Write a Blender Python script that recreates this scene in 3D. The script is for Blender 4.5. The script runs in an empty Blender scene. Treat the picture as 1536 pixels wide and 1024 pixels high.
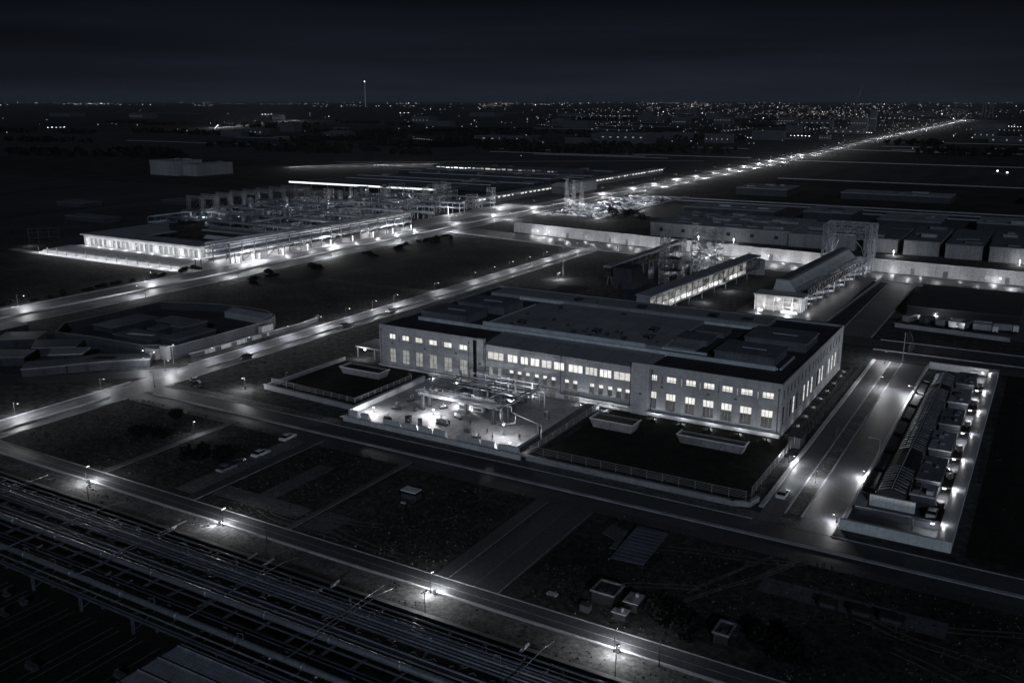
import bpy, math, random
from math import sin, cos, pi, radians, hypot, atan2
from mathutils import Vector, Matrix
random.seed(7)
HAZE_DENSITY = 1.9e-5
S = bpy.context.scene
C = S.collection

# ------------------------------------------------------------------ materials
def nn(nt, t, **kw):
    n = nt.nodes.new(t)
    for k, v in kw.items(): setattr(n, k, v)
    return n
def mk(name, col, rough=.8, var=.35, scale=.5, metal=0., panel=None, bump=.0, fine=6., spec=.3, streak=None, grit=None, patch=None):
    """surface: base colour broken by two scales of noise, optional panel joints (w,h,plane), optional bump"""
    m = bpy.data.materials.new(name); m.use_nodes = True
    nt = m.node_tree; L = nt.links.new
    b = nt.nodes['Principled BSDF']
    b.inputs['Roughness'].default_value = rough; b.inputs['Metallic'].default_value = metal
    b.inputs['Specular IOR Level'].default_value = spec
    g = nn(nt, 'ShaderNodeNewGeometry')
    a = nn(nt, 'ShaderNodeTexNoise'); a.inputs['Scale'].default_value = scale; a.inputs['Detail'].default_value = 5
    c = nn(nt, 'ShaderNodeTexNoise'); c.inputs['Scale'].default_value = scale*fine; c.inputs['Detail'].default_value = 4
    if streak:
        mp = nn(nt, 'ShaderNodeMapping'); mp.inputs['Scale'].default_value = streak
        L(g.outputs['Position'], mp.inputs['Vector']); vec = mp.outputs['Vector']
    else: vec = g.outputs['Position']
    L(vec, a.inputs['Vector']); L(g.outputs['Position'], c.inputs['Vector'])
    mx = nn(nt, 'ShaderNodeMath', operation='ADD'); L(a.outputs['Fac'], mx.inputs[0]); L(c.outputs['Fac'], mx.inputs[1])
    mr = nn(nt, 'ShaderNodeMapRange'); L(mx.outputs[0], mr.inputs[0])
    mr.inputs[1].default_value = .7; mr.inputs[2].default_value = 1.3
    mr.inputs[3].default_value = 1-var; mr.inputs[4].default_value = 1+var
    val = mr.outputs[0]
    def mul(v, out, lo, hi, a0=.35, a1=.65):
        r_ = nn(nt, 'ShaderNodeMapRange'); L(out, r_.inputs[0]); r_.inputs[1].default_value = a0; r_.inputs[2].default_value = a1; r_.inputs[3].default_value = lo; r_.inputs[4].default_value = hi
        k = nn(nt, 'ShaderNodeMath', operation='MULTIPLY'); L(v, k.inputs[0]); L(r_.outputs[0], k.inputs[1]); return k.outputs[0]
    if grit:   # tufts, stones, oil spots: a fine third scale (scale, low, high)
        q = nn(nt, 'ShaderNodeTexNoise'); q.inputs['Scale'].default_value = grit[0]; q.inputs['Detail'].default_value = 6; q.inputs['Roughness'].default_value = .7; L(g.outputs['Position'], q.inputs['Vector']); val = mul(val, q.outputs['Fac'], grit[1], grit[2])
    if patch:  # repaired or differently laid areas (scale, low, high)
        q = nn(nt, 'ShaderNodeTexVoronoi'); q.inputs['Scale'].default_value = patch[0]; q.distance = 'CHEBYCHEV'
        w_ = nn(nt, 'ShaderNodeVectorMath', operation='ADD'); L(g.outputs['Position'], w_.inputs[0]); L(c.outputs['Color'], w_.inputs[1]); L(w_.outputs[0], q.inputs['Vector'])
        sp = nn(nt, 'ShaderNodeSeparateColor'); L(q.outputs['Color'], sp.inputs[0]); val = mul(val, sp.outputs[0], patch[1], patch[2], 0., 1.)
    if panel:
        w, h, plane = panel
        sx = nn(nt, 'ShaderNodeSeparateXYZ'); L(g.outputs['Position'], sx.inputs[0])
        cb = nn(nt, 'ShaderNodeCombineXYZ')
        if plane == 'wall':
            ad = nn(nt, 'ShaderNodeMath', operation='ADD'); L(sx.outputs[0], ad.inputs[0]); L(sx.outputs[1], ad.inputs[1])
            L(ad.outputs[0], cb.inputs[0]); L(sx.outputs[2], cb.inputs[1])
        else:
            L(sx.outputs[0], cb.inputs[0]); L(sx.outputs[1], cb.inputs[1])
        br = nn(nt, 'ShaderNodeTexBrick', offset=0. if plane != 'course' else .5)
        br.inputs['Scale'].default_value = 1; br.inputs['Brick Width'].default_value = w; br.inputs['Row Height'].default_value = h
        br.inputs['Mortar Size'].default_value = .012*min(w, h)+.02; br.inputs['Bias'].default_value = 0
        br.inputs['Color1'].default_value = (1, 1, 1, 1); c2, mo_ = ((.95,)*3, (.72,)*3) if col[0] > .35 and not name.startswith('roof') else ((.86,)*3, (.5,)*3); br.inputs['Color2'].default_value = (*c2, 1); br.inputs['Mortar'].default_value = (*mo_, 1)
        L(cb.outputs[0], br.inputs['Vector'])
        mu = nn(nt, 'ShaderNodeMath', operation='MULTIPLY'); L(val, mu.inputs[0]); L(br.outputs['Color'], mu.inputs[1]); val = mu.outputs[0]
    vm = nn(nt, 'ShaderNodeVectorMath', operation='SCALE'); vm.inputs[0].default_value = col; L(val, vm.inputs['Scale'])
    L(vm.outputs[0], b.inputs['Base Color'])
    if bump:
        bp = nn(nt, 'ShaderNodeBump'); bp.inputs['Strength'].default_value = bump; bp.inputs['Distance'].default_value = .1
        L(mx.outputs[0], bp.inputs['Height']); L(bp.outputs[0], b.inputs['Normal'])
    return m
def emit(name, col, strength, var=0., scale=1., stretch=(1, 1, 1), lo=.0):
    m = bpy.data.materials.new(name); m.use_nodes = True
    nt = m.node_tree; L = nt.links.new
    b = nt.nodes['Principled BSDF']; b.inputs['Base Color'].default_value = (.05, .05, .05, 1); b.inputs['Roughness'].default_value = .3
    b.inputs['Emission Color'].default_value = (*col, 1); b.inputs['Emission Strength'].default_value = strength
    if var:
        g = nn(nt, 'ShaderNodeNewGeometry'); mp = nn(nt, 'ShaderNodeMapping'); mp.inputs['Scale'].default_value = stretch
        L(g.outputs['Position'], mp.inputs['Vector'])
        a = nn(nt, 'ShaderNodeTexNoise'); a.inputs['Scale'].default_value = scale; a.inputs['Detail'].default_value = 4; L(mp.outputs[0], a.inputs['Vector'])
        mr = nn(nt, 'ShaderNodeMapRange'); L(a.outputs['Fac'], mr.inputs[0]); mr.inputs[1].default_value = .32; mr.inputs[2].default_value = .68
        mr.inputs[3].default_value = strength*max(lo, 1-var); mr.inputs[4].default_value = strength*(1+var)
        L(mr.outputs[0], b.inputs['Emission Strength'])
    m.cycles.emission_sampling = 'NONE'
    return m
M = dict(
 ground=mk('earth', (.055, .058, .060), .95, .55, .035, fine=14, spec=.1, grit=(.5, .45, 1.6)),
 field=mk('field_soil', (.038, .038, .039), .95, .55, .06, fine=7, spec=.1, bump=.3, grit=(.9, .35, 1.8), patch=(.05, .8, 1.2)),
 fieldb=mk('field_stubble', (.058, .060, .064), .95, .6, .05, fine=11, spec=.1, streak=(1, .15, 1)),
 lawn=mk('dark_grass', (.018, .021, .017), .95, .5, .3, fine=9, spec=.1, bump=.3, grit=(1.6, .4, 1.7)),
 asphalt=mk('asphalt', (.078, .081, .089), .58, .30, .12, fine=22, spec=.45, streak=(.2, 1, 1), grit=(1.3, .72, 1.25), patch=(.09, .75, 1.15)),
 asphalty=mk('asphalt_worn', (.105, .108, .118), .56, .30, .12, fine=22, spec=.45, streak=(1, .1, 1), grit=(1.3, .72, 1.25), patch=(.09, .75, 1.15)),
 weed=mk('weed', (.055,.057,.050), .95, .5, 1., spec=.1), weeddk=mk('weed_dark', (.02,.022,.018), .95, .5, 1., spec=.1),
 kerbdk=mk('kerb_worn', (.19, .195, .215), .8, .45, .5, fine=9, grit=(1.4, .6, 1.3)),
 darkasph=mk('dark_asphalt', (.060, .063, .072), .65, .35, .15, fine=20, spec=.4, streak=(1, .08, 1), grit=(1.5, .7, 1.3)),
 verge=mk('gravel', (.125, .126, .128), .9, .4, .2, fine=7, spec=.2, bump=.4, grit=(1.2, .55, 1.45), patch=(.22, .8, 1.15)),
 kerb=mk('kerb_concrete', (.36, .37, .40), .75, .35, .4, fine=9),
 paint=mk('road_paint', (.42, .42, .44), .6, .5, .5, fine=8),
 facade=mk('facade_concrete', (.385, .395, .415), .85, .16, .35, fine=5, streak=(1, 1, .16), spec=.15, panel=(3.1, 2.2, 'wall'), grit=(.25, .86, 1.1)),
 concrete=mk('concrete', (.30, .305, .32), .8, .32, .3, fine=7, streak=(1, 1, .3)),
 paleconc=mk('pale_concrete', (.52, .525, .54), .75, .2, .3, panel=(2.4, 9, 'wall'), fine=7),
 white=mk('white_render', (.78, .785, .80), .7, .16, .3, panel=(1.3, 9, 'wall')),
 coping=mk('white_coping', (.40, .41, .44), .36, .15, .3, spec=.6),
 wallp=mk('wall_panel', (.30, .30, .31), .8, .3, .2, panel=(4.5, 20, 'wall'), streak=(1, 1, .2)),
 darkwall=mk('dark_render', (.046, .050, .060), .85, .35, .2, fine=6, streak=(1, 1, .3)),
 roofdk=mk('roof_felt', (.055, .056, .062), .9, .35, .2, fine=9, spec=.2),
 roofmid=mk('roof_membrane', (.34, .345, .37), .75, .2, .12, panel=(5.2, 7.5, 'floor'), fine=14),
 roofblue=mk('roof_sheet', (.18, .187, .21), .55, .3, .2, panel=(1.6, 60, 'floor'), fine=8, spec=.5),
 tiles=mk('roof_tiles', (.36, .375, .44), .7, .3, .5, panel=(.62, .8, 'course'), fine=6),
 slab=mk('paving_slab', (.105, .11, .125), .85, .3, .3, panel=(1.5, 1.5, 'floor'), fine=8),
 yard=mk('yard_concrete', (.33, .33, .345), .6, .3, .15, panel=(6, 6, 'floor'), fine=14, spec=.4, grit=(.9, .75, 1.15)),
 steel=mk('galvanised_steel', (.36, .37, .40), .42, .25, .6, metal=.6),
 steeldk=mk('dark_steel', (.09, .094, .105), .5, .3, .6, metal=.3),
 pipe=mk('pipe_lagging', (.37, .385, .43), .42, .3, .35, metal=.55, fine=8),
 pipegr=mk('pipe_weathered', (.34, .355, .395), .5, .4, .4, metal=.3, fine=8), wb2=emit('window_blind', (1, .97, .92), .66, .35, 2.2, (.3, .3, 2.4)),
 pipedk=mk('pipe_painted', (.17, .185, .225), .42, .35, .4, metal=.4),
 gutter=mk('gutter_metal', (.82, .84, .88), .4, .2, .4, metal=.15, spec=.6),
 black=mk('black_metal', (.022, .023, .026), .6, .3, .6),
 carw=mk('car_paint_white', (.62, .63, .66), .25, .05, 1, spec=.6),
 carg=mk('car_paint_silver', (.36, .38, .42), .25, .05, 1, metal=.5, spec=.6),
 card=mk('car_paint_dark', (.05, .055, .07), .25, .05, 1, spec=.6),
 glass=mk('dark_glass', (.02, .022, .028), .08, .1, 1, spec=.8),
 tyre=mk('tyre_rubber', (.02, .02, .02), .9, .1, 1),
 leaf=mk('leaves', (.012, .014, .011), .8, .6, .8, fine=5, spec=.2),
 leafdk=mk('dark_leaves', (.0055, .0065, .0055), .8, .6, .8, fine=5, spec=.2),
 bark=mk('bark', (.05, .043, .037), .9, .3, 2),
 skin=mk('skin', (.42, .30, .24), .6, .05, 3), cloth=mk('dark_workwear', (.03, .032, .04), .9, .2, 4),
 clothg=mk('grey_workwear', (.16, .165, .18), .9, .2, 4), hair=mk('dark_hair', (.02, .016, .013), .7, .1, 9),
 helmet=mk('white_helmet', (.75, .75, .74), .35, .05, 3),
 far=mk('far_wall', (.075, .08, .09), .85, .3, .05), farroof=mk('far_roof', (.13, .135, .155), .8, .3, .03),
 wb=emit('window_bright', (1, .985, .95), .92, .25, 1.3, (1, 1, .5), .4),
 wm=emit('window_mid', (1, .985, .955), .26, .4, .6, (1, 1, 1)), wl=emit('window_dusk', (1, .99, .97), .27, .35, .7, (1, 1, 1)), bridge=emit('bridge_glass', (1, .99, .97), .17, 1.2, .22, (1, 1, 2.2)), roomlow=emit('bridge_floor', (1, .99, .97), .55, 1.3, .16, (1, 1, 1)),
 wd=emit('window_dim', (1, .98, .95), .045, .6, .8, (2, 2, .5)),
 wx=emit('window_interior', (1, .985, .96), .17, 1.2, .55, (1.8, 1.8, 1.0)),
 lamp=emit('lamp_glow', (1, .985, .95), 7.),
 tube=emit('strip_light', (.97, .985, 1), 1.5),
 farw=emit('far_lamp_white', (.93, .96, 1), 1.35), farb=emit('far_lamp_bright', (.9, .95, 1), 5.), fary=emit('far_lamp_warm', (1, .87, .72), 1.2), fard=emit('far_lamp_faint', (.9, .93, 1), .6),
 headl=emit('headlight', (1, .99, .95), 5.), screen=emit('lit_panel', (1, .99, .97), .33, .8, .5, (1, 1, .6)),
)

# ------------------------------------------------------------------ mesh helpers
def each(name, boxes, mat, parent):
    for b in boxes: obj(name, MB().box(*b), mat, parent)
class MB:
    def __init__(s): s.v = []; s.f = []; s.mi = []; s.cm = 0
    def add(s, vs, fs):
        n = len(s.v); s.v += [tuple(v) for v in vs]; s.f += [tuple(i+n for i in f) for f in fs]; s.mi += [s.cm]*len(fs); return s
    def quad(s, a, b, c, d): return s.add([a, b, c, d], [(0, 1, 2, 3)])
    def box(s, x0, x1, y0, y1, z0, z1):
        if x0 > x1: x0, x1 = x1, x0
        if y0 > y1: y0, y1 = y1, y0
        return s.add([(x0,y0,z0),(x1,y0,z0),(x1,y1,z0),(x0,y1,z0),(x0,y0,z1),(x1,y0,z1),(x1,y1,z1),(x0,y1,z1)],
              [(0,3,2,1),(4,5,6,7),(0,1,5,4),(1,2,6,5),(2,3,7,6),(3,0,4,7)])
    def hexa(s, p): return s.add(p, [(0,3,2,1),(4,5,6,7),(0,1,5,4),(1,2,6,5),(2,3,7,6),(3,0,4,7)])
    def prism(s, pts, z0, z1):
        n = len(pts)
        a = sum(pts[i][0]*pts[(i+1)%n][1]-pts[(i+1)%n][0]*pts[i][1] for i in range(n))
        if a < 0: pts = pts[::-1]
        return s.add([(x,y,z0) for x,y in pts]+[(x,y,z1) for x,y in pts],
              [tuple(range(n-1,-1,-1)), tuple(range(n,2*n))]+[(i,(i+1)%n,n+(i+1)%n,n+i) for i in range(n)])
    def bar(s, p, q, w, h=None):
        h = h or w; p = Vector(p); q = Vector(q); d = (q-p)
        if d.length < 1e-6: return s
        d.normalize(); up = Vector((0,0,1)) if abs(d.z) < .95 else Vector((0,1,0))
        r = d.cross(up).normalized(); u = r.cross(d)
        r *= w/2; u *= h/2
        return s.hexa([p-r-u,p+r-u,q+r-u,q-r-u,p-r+u,p+r+u,q+r+u,q-r+u])
    def tube(s, p, q, r, n=8, r2=None, cap=True):
        r2 = r if r2 is None else r2; p = Vector(p); q = Vector(q); d = (q-p).normalized()
        up = Vector((0,0,1)) if abs(d.z) < .95 else Vector((1,0,0))
        a = d.cross(up).normalized(); b = a.cross(d)
        vs = [p+(a*cos(2*pi*i/n)+b*sin(2*pi*i/n))*r for i in range(n)]+[q+(a*cos(2*pi*i/n)+b*sin(2*pi*i/n))*r2 for i in range(n)]
        fs = [(i, n+i, n+(i+1)%n, (i+1)%n) for i in range(n)]
        if cap: fs += [tuple(range(n)), tuple(range(2*n-1, n-1, -1))]
        return s.add(vs, fs)
    def path(s, pts, r, n=8):
        for a, b in zip(pts, pts[1:]): s.tube(a, b, r, n)
        return s
    def hose(s, pts, r, n=6):
        b0 = len(s.v); m = len(pts); vs = []
        for i, p in enumerate(pts):
            d = (Vector(pts[min(i+1,m-1)])-Vector(pts[max(i-1,0)])).normalized(); up = Vector((0,0,1)) if abs(d.z) < .9 else Vector((1,0,0))
            a = d.cross(up).normalized(); b = a.cross(d); vs += [Vector(p)+(a*cos(2*pi*k/n)+b*sin(2*pi*k/n))*r for k in range(n)]
        fs = [(i*n+k, (i+1)*n+k, (i+1)*n+(k+1)%n, i*n+(k+1)%n) for i in range(m-1) for k in range(n)]
        return s.add(vs, fs+[tuple(range(n)), tuple(range(m*n-1, m*n-n-1, -1))])
    def ball(s, c, r, n=8, m=5, sz=1.):
        vs = [(c[0],c[1],c[2]-r*sz)]
        for j in range(1, m):
            t = -pi/2+pi*j/m
            vs += [(c[0]+r*cos(t)*cos(2*pi*i/n), c[1]+r*cos(t)*sin(2*pi*i/n), c[2]+r*sz*sin(t)) for i in range(n)]
        vs.append((c[0],c[1],c[2]+r*sz)); k = len(vs)-1
        fs = [(0, 1+(i+1)%n, 1+i) for i in range(n)]
        for j in range(m-2): fs += [(1+j*n+i, 1+j*n+(i+1)%n, 1+(j+1)*n+(i+1)%n, 1+(j+1)*n+i) for i in range(n)]
        fs += [(k, 1+(m-2)*n+i, 1+(m-2)*n+(i+1)%n) for i in range(n)]
        return s.add(vs, fs)
    def strip(s, pts, w, z, t=0.):
        """flat ribbon along a polyline, width w"""
        L_, R_ = [], []
        for i, p in enumerate(pts):
            a = pts[max(i-1,0)]; b = pts[min(i+1,len(pts)-1)]
            dx, dy = b[0]-a[0], b[1]-a[1]; l = hypot(dx,dy); nx, ny = -dy/l*w/2, dx/l*w/2
            L_.append((p[0]+nx,p[1]+ny,z)); R_.append((p[0]-nx,p[1]-ny,z))
        for i in range(len(pts)-1):
            s.quad(R_[i], R_[i+1], L_[i+1], L_[i])
            if t:
                for A in (L_, R_): s.quad(A[i], A[i+1], (A[i+1][0],A[i+1][1],z-t), (A[i][0],A[i][1],z-t))
        return s
def wloc(o):
    v = Vector((0,0,0))
    while o: v += o.location; o = o.parent
    return v
def obj(name, mb, mat, parent=None, smooth=False, loc=None):
    me = bpy.data.meshes.new(name)
    off = wloc(parent) if parent else Vector(loc or (0,0,0))
    me.from_pydata([(v[0]-off.x, v[1]-off.y, v[2]-off.z) for v in mb.v], [], mb.f)
    for m in (mat if isinstance(mat, (list, tuple)) else [mat]): me.materials.append(M[m] if isinstance(m, str) else m)
    if any(mb.mi): me.polygons.foreach_set('material_index', mb.mi)
    if smooth: me.polygons.foreach_set('use_smooth', [True]*len(me.polygons))
    me.update()
    o = bpy.data.objects.new(name, me); C.objects.link(o)
    if parent: o.parent = parent
    elif loc: o.location = loc
    return o
def tag(o, label=None, cat=None, group=None, kind=None):
    if label: o['label'] = label
    if cat: o['category'] = cat
    if group: o['group'] = group
    if kind: o['kind'] = kind
    return o
def thing(name, label, cat, loc=(0,0,0), group=None):
    o = bpy.data.objects.new(name, None); o.empty_display_size = .5; C.objects.link(o); o.location = loc
    return tag(o, label, cat, group)
def solo(name, mb, mat, label, cat, loc, group=None, smooth=False):
    return tag(obj(name, mb, mat, None, smooth, loc), label, cat, group)
def struct(name, mb, mat): return tag(obj(name, mb, mat), kind='structure')
def dup(o, parent=None, keep=True):
    c = o.copy(); C.objects.link(c)
    if parent: c.parent = parent
    for ch in list(o.children): dup(ch, c)
    return c
LD = {}
def light(power, parent=None, loc=(0,0,0), r=.15, spot=None, col=(.975, .985, 1)):
    key = (power, r, spot, col)
    if key not in LD:
        d = bpy.data.lights.new('lamp_or_fill_light', 'SPOT' if spot else 'POINT'); d.energy = power; d.shadow_soft_size = r; d.color = col
        if spot: d.spot_size = radians(spot); d.spot_blend = .9
        LD[key] = d
    o = bpy.data.objects.new('lamp_or_fill_light', LD[key]); C.objects.link(o)
    o.location = Vector(loc)-(wloc(parent) if parent else Vector((0,0,0)))
    if parent: o.parent = parent
    return o
def facade(mb, p0, u, n, L_, z0, z1, ops, depth):
    """wall face with real openings; p0 corner, u along, n outward; ops=(a,b,za,zb)"""
    us = sorted({0, L_, *[o[0] for o in ops], *[o[1] for o in ops]}); zs = sorted({z0, z1, *[o[2] for o in ops], *[o[3] for o in ops]})
    P_ = lambda a, z, d=0.: (p0[0]+u[0]*a-n[0]*d, p0[1]+u[1]*a-n[1]*d, z)
    for i in range(len(us)-1):
        j = 0
        while j < len(zs)-1:
            solid = lambda k: not any(o[0] <= us[i]+1e-6 and o[1] >= us[i+1]-1e-6 and o[2] <= zs[k]+1e-6 and o[3] >= zs[k+1]-1e-6 for o in ops)
            if not solid(j): j += 1; continue
            k = j
            while k < len(zs)-1 and solid(k): k += 1
            mb.quad(P_(us[i], zs[j]), P_(us[i+1], zs[j]), P_(us[i+1], zs[k]), P_(us[i], zs[k])); j = k
    for a, b, c, d in ops:
        mb.quad(P_(a,c), P_(b,c), P_(b,c,depth), P_(a,c,depth)); mb.quad(P_(a,d,depth), P_(b,d,depth), P_(b,d), P_(a,d))
        mb.quad(P_(a,c), P_(a,c,depth), P_(a,d,depth), P_(a,d)); mb.quad(P_(b,c,depth), P_(b,c), P_(b,d), P_(b,d,depth))
    return mb
def window(parent, p0, u, n, op, depth, mats, nx=2, zsplit=None, fr=.09, name='window', fmat='kerb'):
    """frame with mullions set in an opening + pane(s) behind it; mats = pane material or (lower, upper)"""
    a, b, c, d = op
    P_ = lambda t, z, dd: Vector((p0[0]+u[0]*t-n[0]*dd, p0[1]+u[1]*t-n[1]*dd, z))
    f = MB(); dd = depth-.1
    f.bar(P_(a+.005,c+fr/2,dd), P_(b-.005,c+fr/2,dd), .1, fr); f.bar(P_(a+.005,d-fr/2,dd), P_(b-.005,d-fr/2,dd), .1, fr)
    for i in range(nx+1):
        t = a+fr/2+.005+(b-a-fr-.01)*i/nx; f.bar(P_(t,c+fr,dd), P_(t,d-fr,dd), fr, .1)
    if zsplit:
        for z in (zsplit if isinstance(zsplit, (list, tuple)) else [zsplit]): f.bar(P_(a+fr,z,dd+.02), P_(b-fr,z,dd+.02), .08, fr)
    w = obj(name, f, fmat, parent)
    p = MB(); q = depth-.012
    if isinstance(mats, tuple):
        zz = zsplit if not isinstance(zsplit, (list, tuple)) else zsplit[0]
        p.quad(P_(a,c,q), P_(b,c,q), P_(b,zz,q), P_(a,zz,q)); p.cm = 1
        p.quad(P_(a,zz,q), P_(b,zz,q), P_(b,d,q), P_(a,d,q)); obj('pane', p, list(mats), w)
    else:
        p.quad(P_(a,c,q), P_(b,c,q), P_(b,d,q), P_(a,d,q)); obj('pane', p, mats, w)
    return w
def lattice(mb, x0, x1, y0, y1, z0, z1, n, r=.12, taper=0., rings=True):
    ts = [(i/n) for i in range(n+1)]
    def cr(t):
        k = 1-taper*t; cx, cy = (x0+x1)/2, (y0+y1)/2; hx, hy = (x1-x0)/2*k, (y1-y0)/2*k; z = z0+(z1-z0)*t
        return [Vector((cx+a*hx, cy+b*hy, z)) for a, b in ((-1,-1),(1,-1),(1,1),(-1,1))]
    for a, b in zip(ts, ts[1:]):
        A, B = cr(a), cr(b)
        for i in range(4):
            mb.bar(A[i], B[i], r*1.3)
            if rings: mb.bar(B[i], B[(i+1)%4], r*.8)
            mb.bar(A[i], B[(i+1)%4], r*.6); mb.bar(A[(i+1)%4], B[i], r*.6)
    return mb
def truss(mb, p, q, w, h, n, r=.1):
    p = Vector(p); q = Vector(q); d = q-p; s_ = d.cross(Vector((0,0,1))).normalized()*w/2; up = Vector((0,0,h))
    for sd in (-1, 1):
        a, b = p+s_*sd, q+s_*sd
        mb.bar(a, b, r*1.3); mb.bar(a+up, b+up, r*1.3)
        for i in range(n+1):
            c = a+(b-a)*i/n; mb.bar(c, c+up, r)
            if i < n:
                e = a+(b-a)*(i+1)/n
                mb.bar(c if i%2 else c+up, e+up if i%2 else e, r*.8)
    for i in range(n+1):
        c = p+d*i/n
        mb.bar(c-s_, c+s_, r); mb.bar(c-s_+up, c+s_+up, r)
    return mb

# ------------------------------------------------------------------ camera, sky, moon
cam = bpy.data.objects.new('camera', bpy.data.cameras.new('camera')); C.objects.link(cam); S.camera = cam
cam.data.sensor_width = 36; cam.data.lens = 36*1381/1536; cam.data.clip_end = 200000; cam.data.clip_start = .5
cam.location = (0, 0, 75); cam.rotation_euler = (radians(90-14.611), 0, radians(30.54))
W = bpy.data.worlds.new('World'); S.world = W; W.use_nodes = True
nt = W.node_tree; L = nt.links.new; bg = nt.nodes['Background']
tc = nn(nt, 'ShaderNodeTexCoord'); sx = nn(nt, 'ShaderNodeSeparateXYZ'); L(tc.outputs['Generated'], sx.inputs[0])
cr = nn(nt, 'ShaderNodeValToRGB'); e = cr.color_ramp.elements
e[0].position = 0; e[0].color = (.0135, .0155, .0265, 1); e[1].position = 1; e[1].color = (.0022, .0028, .0056, 1)
for p_, c_ in ((.02, (.0108, .0124, .0205, 1)), (.05, (.0064, .0076, .0128, 1)), (.1, (.0030, .0038, .0068, 1)), (.3, (.0026, .0033, .0064, 1))):
    k = e.new(p_); k.color = c_
L(sx.outputs[2], cr.inputs[0])
mp = nn(nt, 'ShaderNodeMapping'); mp.inputs['Scale'].default_value = (1.0, 1.0, 16); L(tc.outputs['Generated'], mp.inputs['Vector'])
nz = nn(nt, 'ShaderNodeTexNoise'); nz.inputs['Scale'].default_value = 2.2; nz.inputs['Detail'].default_value = 6; L(mp.outputs[0], nz.inputs['Vector'])
mr = nn(nt, 'ShaderNodeMapRange'); L(nz.outputs['Fac'], mr.inputs[0]); mr.inputs[1].default_value = .35; mr.inputs[2].default_value = .65; mr.inputs[3].default_value = .60; mr.inputs[4].default_value = 1.2
# sky strength drops away from the camera heading, an edge vignette put into the sky
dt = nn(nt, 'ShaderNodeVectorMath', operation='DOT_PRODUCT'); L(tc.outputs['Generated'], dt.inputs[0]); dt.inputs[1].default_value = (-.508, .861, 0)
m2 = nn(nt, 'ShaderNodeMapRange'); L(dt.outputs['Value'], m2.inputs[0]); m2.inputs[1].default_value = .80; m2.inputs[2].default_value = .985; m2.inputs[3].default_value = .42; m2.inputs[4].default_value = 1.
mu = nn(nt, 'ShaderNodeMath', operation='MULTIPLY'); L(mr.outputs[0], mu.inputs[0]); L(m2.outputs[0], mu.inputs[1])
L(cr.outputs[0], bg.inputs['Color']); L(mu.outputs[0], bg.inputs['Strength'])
moon_fill = bpy.data.lights.new('moon_fill', 'SUN'); moon_fill.energy = .44; moon_fill.angle = radians(1.5); moon_fill.color = (.69, .83, 1)  # unseen moon, added behind the camera so walls outshine roofs
mo = bpy.data.objects.new('moon_fill', moon_fill); C.objects.link(mo)
mo.rotation_euler = Vector((-.50, .79, -.36)).to_track_quat('-Z', 'Y').to_euler()
S.view_settings.view_transform = 'Standard'; S.view_settings.look = 'None'; S.view_settings.exposure = 0; S.view_settings.gamma = 1
cy = S.cycles; cy.use_denoising = True; cy.max_bounces = 3; cy.diffuse_bounces = 2; cy.glossy_bounces = 2; cy.sample_clamp_indirect = .6; cy.caustics_reflective = False; cy.caustics_refractive = False
cy.use_light_tree = True

# ------------------------------------------------------------------ the land
g = MB(); B = 160000
g.quad((-B,-2000,-.03), (B,-2000,-.03), (B,B,-.03), (-B,B,-.03)); struct('ground', g, 'ground')
def flat(name, mat, x0, x1, y0, y1, z): return struct(name, MB().quad((x0,y0,z),(x1,y0,z),(x1,y1,z),(x0,y1,z)), mat)
flat('field', 'field', -202, -139.8, 111, 148, -.012); flat('field', 'field', -137.4, -113.7, 111, 148, -.012)
flat('field', 'field', -112.3, -80.4, 111, 148, -.012); flat('field', 'field', -67.6, 60, 111, 147.4, -.012)
flat('field', 'field', -298, -216, 200, 296, -.014); flat('field', 'field', -296, -216, 302, 424, -.014)
flat('field', 'lawn', -302, -276, 282, 436, -.006); flat('field', 'field', -620, -346, 180, 283, -.014); flat('field', 'lawn', -6, 80, 162, 290, -.012)
for i, (a, b, c, d, m_) in enumerate(((-900,-560,300,560,'fieldb'), (-1300,-640,580,900,'field'), (-1900,-900,920,1500,'fieldb'), (-3200,-1300,1550,2400,'field'),
      (-800,-420,960,1250,'fieldb'), (-1050,-500,1300,1800,'field'), (-290,300,720,930,'field'), (-260,500,960,1220,'fieldb'), (-240,900,1260,1540,'field'), (-4500,-1800,2600,4200,'fieldb'), (-300,1500,1600,2600,'field'), (-1500,-700,2000,3400,'fieldb'))):
    flat('field', m_, a, b, c, d, -.018+.0015*i*0)
HW = [(-320,-60), (-320,300), (-321,450), (-325,620), (-320,850), (-318,1150), (-330,1550), (-346,1950), (-356,2600), (-362,3200), (-385,4200), (-425,5400), (-640,9000)]
struct('highway', MB().strip(HW, 27, .03), 'asphalty')
r = MB(); r.strip(HW[:9], .9, .16, .15); r.strip([(x+1.2,y) for x,y in HW[:9]], .35, .62, .55); struct('median_strip', r, 'paleconc')  # the raised pale barrier is added to show as a bright streak
r = MB(); r.strip([(x-13.7,y) for x,y in HW[:8]], .5, .14, .15); r.strip([(x+13.7,y) for x,y in HW[:8]], .5, .14, .15); struct('kerb', r, 'kerb')
r = MB()
for off in (-6.7, 6.7):
    for y in range(150, 1100, 12): r.box(-320+off-.1, -320+off+.1, y, y+5, .034, .0345)
struct('road_markings', r, 'paint')
struct('road', MB().strip([(-208.5,60), (-208.5,445)], 11, .018), 'asphalty')
r = MB(); r.box(-214.6,-214.2,60,156,-.05,.14); r.box(-214.6,-214.2,176,438,-.05,.14); r.box(-203,-202.6,60,146,-.05,.14); r.box(-203,-202.6,161,438,-.05,.14); struct('kerb', r, 'kerb')
r = MB(); r.box(-207.3,-206.9,176,438,-.02,.42); r.box(-207.3,-206.9,62,144,-.02,.42); struct('streak_barrier', r, 'paleconc')  # pale barrier added so lamp light on it draws a bright line
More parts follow.
